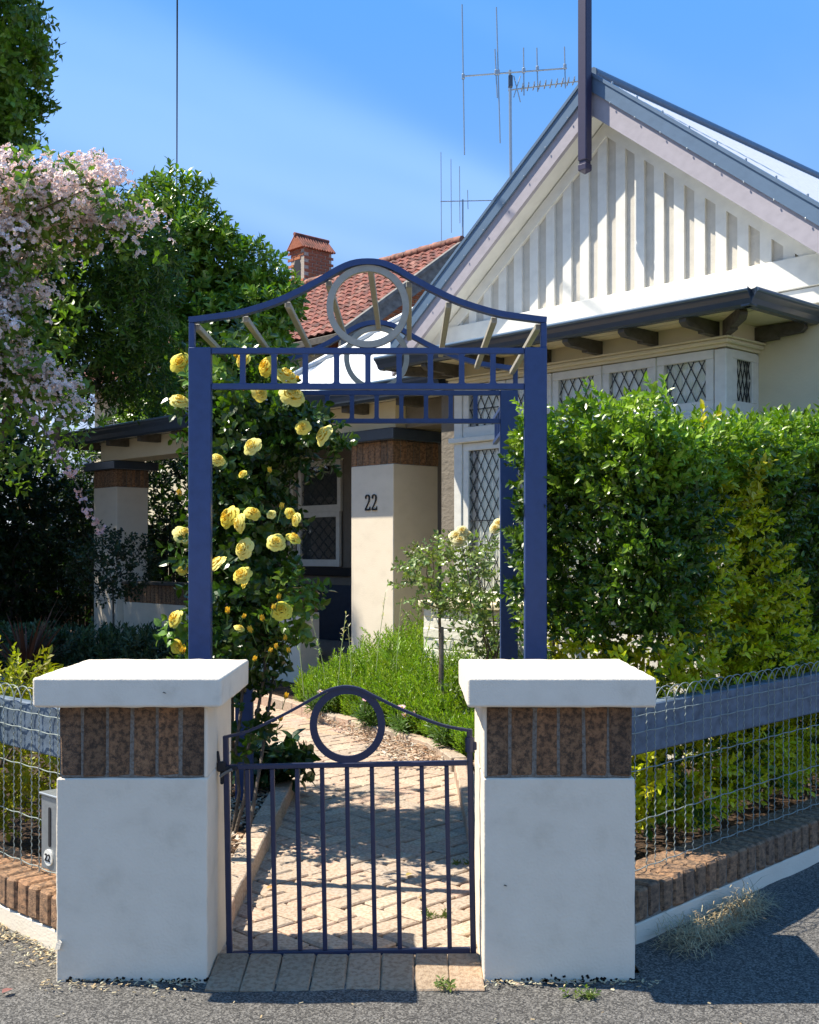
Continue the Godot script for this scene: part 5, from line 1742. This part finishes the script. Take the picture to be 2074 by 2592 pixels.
func standard_rose(called: String, label: String, base: Vector3, crown: float, rad: Vector3, count: int, tone: Color) -> Node3D:
	var xf := []
	var cols := []
	var g := Geo.new()
	g.tube([base, base + Vector3(0.01, crown * 0.5, 0.01), base + Vector3(0.0, crown * 0.82, 0)], 0.014, 7, 0.011)
	for i in 9:
		limb(g, base + Vector3(0, crown * 0.8, 0), base + Vector3(0, crown, 0) + rdir() * rad * 0.8, 0.007, 0.002, 0.05)
	blob(xf, cols, base + Vector3(0, crown, 0), rad, count, 1.0, tone, 0.35, 0.3, 0.2)
	var t := plant(called, label, "rose bush", base, g, M.bark, sprig(7, 0.042, 0.028, 0.10, 80, 0.14, 35, 0.15), M.leaf_gloss, xf, cols)
	return t

func garden_plants() -> void:
	var base := Vector3(0.225, 0.05, -8.6)
	var t := standard_rose("standard_rose", "small staked standard rose with pale yellow blooms right of the numbered pillar", base, 1.22, Vector3(0.34, 0.27, 0.3), 230, lin(0.27, 0.34, 0.14))
	var st := Geo.new()
	st.box(Vector3(0.022, 0.42, 0.015), Vector3(0.024, 0.84, 0.024), 0.003)
	part("stake", st.mesh(), M.weathered, t)
	var b1 := rose_bloom(1.15, lin(0.88, 0.84, 0.50), lin(0.86, 0.68, 0.14))
	for p in [[0.34, 1.56, 0.25], [0.385, 1.60, 0.22], [0.36, 1.53, 0.27], [0.42, 1.57, 0.2], [0.66, 1.65, 0.25], [0.63, 1.62, 0.28]]:
		part("rose_bloom", b1, M.petal, t, Transform3D(orient(Vector3(rng.randf_range(-0.4, 0.2), 0.5, 0.8), rng.randf_range(0.85, 1.1)), Vector3(p[0] - 0.225, p[1] - 0.05, p[2])))
	# a second rose behind it against the bay
	var b2 := Vector3(0.62, 0.05, -8.3)
	var xf := []
	var cols := []
	var g := Geo.new()
	for i in 7:
		limb(g, b2, b2 + Vector3(rng.randf_range(-0.3, 0.2), rng.randf_range(1.1, 1.55), rng.randf_range(-0.1, 0.2)), 0.010, 0.003, 0.04)
	blob(xf, cols, b2 + Vector3(-0.08, 1.1, 0.05), Vector3(0.26, 0.44, 0.25), 170, 1.0, lin(0.27, 0.34, 0.14), 0.35, 0.3, 0.2)
	blob(xf, cols, b2 + Vector3(-0.05, 0.35, 0.1), Vector3(0.3, 0.3, 0.25), 90, 1.0, lin(0.20, 0.26, 0.09), 0.35, 0.3, 0.2)
	plant("rose_bush", "loose pale rose bush against the bay window, beside the arch's right post", "rose bush", b2, g, M.bark, sprig(7, 0.042, 0.028, 0.10, 80, 0.14, 35, 0.15), M.leaf_gloss, xf, cols)
	# dark standard rose in the shade before the left porch pillar
	standard_rose("standard_rose", "dark leaved standard rose in shade before the left porch pillar", Vector3(-3.45, 0.05, -13.2), 1.25, Vector3(0.52, 0.42, 0.4), 420, lin(0.035, 0.06, 0.025))
	# the mass of fine green growth behind the kerb
	var fx := []
	var fc := []
	var tones := [lin(0.286, 0.429, 0.039), lin(0.351, 0.468, 0.039), lin(0.208, 0.325, 0.046)]
	var kerbline := [Vector2(0.42, -7.55), Vector2(0.22, -8.2), Vector2(-0.10, -8.78), Vector2(-0.5, -9.46), Vector2(-1.05, -10.45)]
	for i in 13000:
		var s := rng.randf() * 4.0
		var k := mini(int(s), 3)
		var q: Vector2 = kerbline[k].lerp(kerbline[k + 1], s - k)
		var back := pow(rng.randf(), 1.25) * lerpf(0.85, 1.5, s / 4.0)
		var p := Vector3(q.x + back * 0.72, 0.05, q.y - back * 0.45)
		var hgt := lerpf(0.20, 0.62, clampf(back / 0.9, 0, 1)) * rng.randf_range(0.7, 1.15)
		if s > 2.0:
			hgt *= 1.15
		if s < 1.0:
			hgt *= 0.62
		if s > 3.4:
			hgt *= 0.8
		p.y += hgt * rng.randf()
		fx.append(Transform3D(orient(Vector3(rng.randf_range(-0.9, 0.9), 1.0, rng.randf_range(-0.7, 0.9)), rng.randf_range(0.7, 1.2)), p))
		fc.append(vary(tones[rng.randi() % 3], 0.28))
	var gc := thing("ground_cover", "soft bright green bushy growth filling the bed behind the curved edging", "ground cover", Vector3(-0.2, 0.05, -9.0))
	gc.set_meta("kind", "stuff")
	for i in fx.size():
		fx[i].origin -= gc.position
	copies("foliage", sprig(18, 0.036, 0.0095, 0.13, 55, 0.15, 20, 0.05), M.leaf, gc, fx, fc)
	# tall flowering stalks standing out of it
	var sg := Geo.new()
	for p in [[-0.92, -9.9, 1.02, -0.10], [-0.62, -9.7, 0.95, 0.08], [-0.30, -9.5, 1.12, 0.10], [-0.12, -9.4, 1.05, 0.05], [-0.72, -10.0, 0.88, -0.15], [0.05, -9.3, 0.98, 0.14], [-0.48, -9.6, 0.85, -0.04]]:
		sg.col = Color(0.55, 0.62, 0.35)
		var a := Vector3(p[0], 0.2, p[1])
		var b := Vector3(p[0] + p[3], p[2], p[1])
		sg.tube([a, a.lerp(b, 0.5) + Vector3(p[3] * -0.12, 0, 0), b], 0.0045, 5, 0.002)
		for i in 16:
			var u := rng.randf_range(0.45, 1.0)
			sg.col = Color(0.75, 0.68, 0.52) if u > 0.7 else Color(0.45, 0.6, 0.25)
			leaf(sg, a.lerp(b, u), rdir() + Vector3(0, 0.9, 0), Vector3(0, 1, 0), 0.045, 0.010)
	var stalks := thing("flower_stalks", "thin seeding flower stalks in front of the numbered porch pillar", "plant", Vector3(-0.4, 0.05, -9.6))
	part("stalks", sg.mesh(), M.leaf_matt, stalks, Transform3D(Basis(), -stalks.position), "stuff")
	# daisies along the front of the bed
	var dm := sprig(13, 0.085, 0.013, 0.10, 62, 0.1, 20, 0.25)
	var dz := daisy()
	var spots := [[-0.66, -9.75, 5, "daisy clump with pink flowers at the far bend of the right edging"], [-0.22, -9.02, 7, "daisy clump with pink flowers seen through the gate ring"], [0.06, -8.62, 6, "daisy clump with pink flowers right of the gate ring"], [0.36, -7.95, 5, "daisy clump with few flowers close to the right pillar cap"]]
	for s in spots:
		var at := Vector3(s[0] + 0.06, 0.05, s[1] - 0.02)
		var dx := []
		var dc := []
		for i in 75:
			var o := Vector3(rng.randf_range(-0.2, 0.22), 0.0, rng.randf_range(-0.14, 0.14))
			dx.append(Transform3D(orient(Vector3(o.x * 2.2, 0.7, o.z * 2.2 + 0.15) + rdir() * 0.3, rng.randf_range(0.8, 1.3)), at + o + Vector3(0, rng.randf_range(0.0, 0.10), 0)))
			dc.append(vary(lin(0.10, 0.18, 0.035), 0.3))
		var d := plant("daisy_clump", s[3], "flower", at, null, M.bark, dm, M.leaf, dx, dc, "pink daisy clumps in the bed")
		for i in s[2]:
			part("daisy_bloom", dz, M.pink, d, Transform3D(orient(Vector3(rng.randf_range(-0.4, 0.4), 1.0, 0.5), rng.randf_range(0.8, 1.25)), Vector3(rng.randf_range(-0.2, 0.2), rng.randf_range(0.16, 0.26), rng.randf_range(0.0, 0.17))))
	# grey-leaved ground cover before the porch
	fx = []; fc = []
	for i in 3000:
		var u := rng.randf()
		var p := Vector3(lerpf(-7.6, -2.2, u), 0.05, lerpf(-14.0, -12.5, clampf(u * 1.1, 0, 1)) + rng.randf_range(-0.5, 0.45))
		p.y += rng.randf() * 0.42
		fx.append(Transform3D(orient(Vector3(rng.randf_range(-0.7, 0.7), 1, rng.randf_range(-0.3, 0.8)), rng.randf_range(0.8, 1.3)), p))
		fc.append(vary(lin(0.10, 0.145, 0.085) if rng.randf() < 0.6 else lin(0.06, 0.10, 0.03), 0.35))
	gc = thing("ground_cover", "low grey green planting in shade in front of the porch", "ground cover", Vector3(-4.5, 0.05, -13.5))
	gc.set_meta("kind", "stuff")
	for i in fx.size():
		fx[i].origin -= gc.position
	copies("foliage", sprig(10, 0.07, 0.022, 0.15, 62, 0.12, 20, 0.15), M.leaf_matt, gc, fx, fc)
	# flax with bronze leaves
	var fl := thing("flax_plant", "spiky bronze flax plant in shade at the left edge", "plant", Vector3(-4.05, 0.05, -12.0))
	var fg := Geo.new()
	for i in 60:
		var a := rng.randf() * TAU
		var ln := rng.randf_range(0.6, 1.05)
		var tilt := rng.randf_range(0.12, 0.75)
		var d := Vector3(cos(a), 0, sin(a))
		var sd := Vector3(-sin(a), 0, cos(a))
		var prev := []
		fg.col = Color(0.9, 0.75, 0.6) * rng.randf_range(0.6, 1.0)
		for q in 6:
			var u := q / 5.0
			var c := d * ln * (u * sin(tilt) + 0.12 * u * u) + Vector3(0, ln * (u * cos(tilt) - 0.16 * u * u * tilt * 2.0), 0)
			var w := 0.022 * (1.0 - pow(u, 2.0)) + 0.001
			var cur := [c - sd * w, c + sd * w]
			if q > 0:
				fg.quad(prev[0], prev[1], cur[1], cur[0])
			prev = cur
	var fmat := leafmat(0.6, 0.3)
	fmat.albedo_color = Color(0.15, 0.065, 0.035).linear_to_srgb()
	part("leaves", fg.mesh(), fmat, fl, Transform3D(), "stuff")
	# leafy plant and silver plant behind the left edging
	fx = []; fc = []
	var hb := Vector3(-0.86, 0.05, -6.75)
	for i in 46:
		fx.append(Transform3D(orient(rdir() + Vector3(0.2, 0.9, 0.3), rng.randf_range(0.8, 1.3)), hb + Vector3(rng.randf_range(-0.12, 0.2), rng.randf_range(0.02, 0.22), rng.randf_range(-0.12, 0.15))))
		fc.append(vary(lin(0.045, 0.095, 0.03), 0.25))
	plant("leafy_plant", "low dark leafy plant at the foot of the arch beside the left edging", "plant", hb, null, M.bark, sprig(6, 0.10, 0.062, 0.08, 75, 0.12, 40, 0.3), M.leaf_gloss, fx, fc)
	fx = []; fc = []
	var sb := Vector3(-0.92, 0.05, -5.15)
	for i in 80:
		fx.append(Transform3D(orient(Vector3(rng.randf_range(-0.3, 0.3), 1, rng.randf_range(-0.3, 0.3)), rng.randf_range(0.7, 1.2)), sb + Vector3(rng.randf_range(-0.10, 0.08), rng.randf_range(0.0, 0.24), rng.randf_range(-0.25, 0.35))))
		fc.append(vary(lin(0.40, 0.42, 0.36), 0.2))
	plant("silver_plant", "pale silver leaved plant behind the left edging near the gate", "plant", sb, null, M.bark, sprig(14, 0.03, 0.008, 0.10, 60, 0.1, 25, 0.1), M.leaf_matt, fx, fc)
	# small weeds in the joints of the paving and threshold
	var wm := sprig(9, 0.026, 0.010, 0.03, 85, 0.1, 45, 0.1)
	for w in [[0.10, -4.55, 9, "small green weed growing between paving bricks near the gate"], [0.23, -5.3, 7, "small weed at the right side of the paving"], [0.12, -3.80, 6, "tiny weed at the front of the sunlit threshold"], [0.57, -3.72, 10, "pale weed growing from the asphalt before the right pillar"]]:
		fx = []; fc = []
		var at := Vector3(w[0], 0.0, w[1])
		for i in w[2]:
			fx.append(Transform3D(orient(rdir() + Vector3(0, 0.8, 0), rng.randf_range(0.6, 1.1)), at + Vector3(rng.randf_range(-0.05, 0.05), 0.002, rng.randf_range(-0.03, 0.03))))
			fc.append(vary(lin(0.17, 0.22, 0.05), 0.3))
		plant("weed", w[3], "weed", at, null, M.bark, wm, M.leaf, fx, fc)

func daisy() -> ArrayMesh:
	var g := Geo.new()
	for k in 13:
		var a := TAU * k / 13.0
		var w := rng.randf_range(0.8, 1.0)
		g.col = Color(0.80 * w, 0.42 * w, 0.50 * w) if k % 3 else Color(0.85 * w, 0.68 * w, 0.70 * w)
		leaf(g, Vector3(cos(a), 0, sin(a)) * 0.005, Vector3(cos(a), 0.25, sin(a)), Vector3(0, 1, 0), 0.026, 0.009, 0.05, 0.1)
	g.col = Color(0.75, 0.5, 0.05)
	g.disc(Vector3(0, 0.004, 0), 0.007, 0.006, Basis(Vector3(1, 0, 0), PI / 2), 8)
	g.col = Color(0.15, 0.22, 0.05)
	g.tube([Vector3(0, 0, 0), Vector3(0.005, -0.10, 0)], 0.0016, 5)
	return g.mesh()

# ---------------------------------------------------------------- litter
func litter() -> void:
	var chip := Geo.new()
	chip.box(Vector3(), Vector3(0.036, 0.006, 0.014), 0.002)
	var cm := chip.mesh()
	var lx := []
	var lc := []
	for i in 2600:
		var p := Vector3()
		if i < 1100:
			p = Vector3(rng.randf_range(-1.15, -0.80), 0.052, rng.randf_range(-6.9, -4.2))
		else:
			var u := rng.randf()
			p = Vector3(lerpf(0.42, -0.95, u), 0.056, lerpf(-6.3, -10.3, u)) + Vector3(rng.randf_range(0.0, 0.5), 0, rng.randf_range(0, 0.3))
			if p.x < 0.42 and p.z > -7.6:
				p.x = 0.42 + rng.randf() * 0.3
		lx.append(Transform3D(Basis.from_euler(Vector3(rng.randf_range(-0.4, 0.4), rng.randf() * TAU, rng.randf_range(-0.4, 0.4))).scaled_local(Vector3(rng.randf_range(0.4, 1.3), 1, rng.randf_range(0.5, 1.4))), p + Vector3(0, rng.randf() * 0.014, 0)))
		lc.append(vary([lin(0.40, 0.28, 0.18), lin(0.52, 0.42, 0.32), lin(0.28, 0.17, 0.10)][rng.randi() % 3], 0.3))
	var t := thing("bark_mulch", "bark chips and dry leaves covering the garden beds", "mulch", Vector3())
	t.set_meta("kind", "stuff")
	copies("chips", cm, M.straw, t, lx, lc)
	# dry grass blown against the foot of the right wall
	var g := Geo.new()
	var at := Vector3(1.02, 0.0, -4.27)
	for i in 1700:
		var u := pow(rng.randf(), 0.9)
		var q := Vector3(0.90, 0, -4.20) + RD * (u * 0.72 + rng.randf_range(-0.04, 0.04)) + Vector3(0.719, 0, 0.695) * rng.randf_range(-0.01, 0.20) * (1.0 - 0.5 * u)
		var hgt := rng.randf() * rng.randf() * (0.13 if u < 0.45 else (0.04 if u < 0.6 else 0.16)) * (1.0 - absf(u - 0.8) if u > 0.6 else 1.0)
		q.y = 0.004 + hgt * 0.6
		var d := rdir()
		d.y = d.y * 0.3 + (0.15 if rng.randf() < 0.3 else 0.0)
		var ln := rng.randf_range(0.05, 0.15)
		g.col = vary(Color(0.44, 0.35, 0.20), 0.35)
		var sd := d.cross(Vector3(0, 1, 0)).normalized() * 0.0012
		var mid := q + d * ln * 0.5 + Vector3(0, 0.012, 0)
		var e := q + d * ln
		e.y = maxf(e.y, 0.003); mid.y = maxf(mid.y, 0.003)
		g.quad(q - sd, q + sd, mid + sd, mid - sd)
		g.tri(mid - sd, mid + sd, e)
	var dg := thing("dry_grass", "tangle of dry straw grass against the foot of the right wall", "dry grass", at)
	dg.set_meta("kind", "stuff")
	part("blades", g.mesh(), M.straw, dg, Transform3D(Basis(), -at), "stuff")
	# crumbs and dry seed husks on the asphalt along the pillars and walls
	lx = []; lc = []
	for i in 900:
		var p := Vector3()
		var k := rng.randf()
		if k < 0.16:
			p = Vector3(rng.randf_range(-1.24, -0.70), 0, -3.867 + absf(rng.randfn()) * 0.055)
		elif k < 0.6:
			p = LA + LD * rng.randf_range(0.0, 0.9) + Vector3(-0.694, 0, 0.72) * absf(rng.randfn()) * 0.06
		elif k < 0.75:
			p = Vector3(rng.randf_range(0.25, 0.85), 0, -3.86 + absf(rng.randfn()) * 0.03)
		else:
			p = Vector3(rng.randf_range(-1.5, 1.6), 0, rng.randf_range(-3.75, -2.9))
			if rng.randf() < 0.75:
				continue
		p.y = 0.006
		lx.append(Transform3D(Basis.from_euler(Vector3(rng.randf_range(-0.5, 0.5), rng.randf() * TAU, rng.randf_range(-0.5, 0.5))).scaled_local(Vector3.ONE * rng.randf_range(0.18, 0.5)), p))
		lc.append(vary(lin(0.40, 0.33, 0.20), 0.5))
	var cr := thing("seed_husks", "dry husks and crumbs scattered on the asphalt at the foot of the pillars", "debris", Vector3(0, 0, -3.85))
	cr.set_meta("kind", "stuff")
	for i in lx.size():
		lx[i].origin -= cr.position
	copies("husks", cm, M.straw, cr, lx, lc)
	# fallen leaves on the path
	var lf := Geo.new()
	leaf(lf, Vector3(-0.02, 0, 0), Vector3(1, 0.1, 0), Vector3(0, 1, 0), 0.045, 0.03, 0.15, 0.1)
	var lm := lf.mesh()
	for f in [[-0.60, -4.9, 0.6, 0.60, 0.28, "yellow fallen leaf lying beside the left edging"], [0.05, -4.75, 2.0, 0.32, 0.22, "fallen leaf on the paving in the middle of the path"], [0.0, -5.1, 4.0, 0.4, 0.3, "small brown fallen leaf further up the path"], [-1.33, -3.75, 1.0, 0.25, 0.10, "reddish brown leaf lying on the asphalt left of the pillar"]]:
		var mt := leafmat(0.7, 0.3)
		mt.albedo_color = Color(f[3], f[4], 0.08).linear_to_srgb()
		var o := part("fallen_leaf", lm, mt, self, Transform3D(Basis(Vector3(0, 1, 0), f[2]), Vector3(f[0], 0.010, f[1])))
		tag(o, f[5], "leaf")
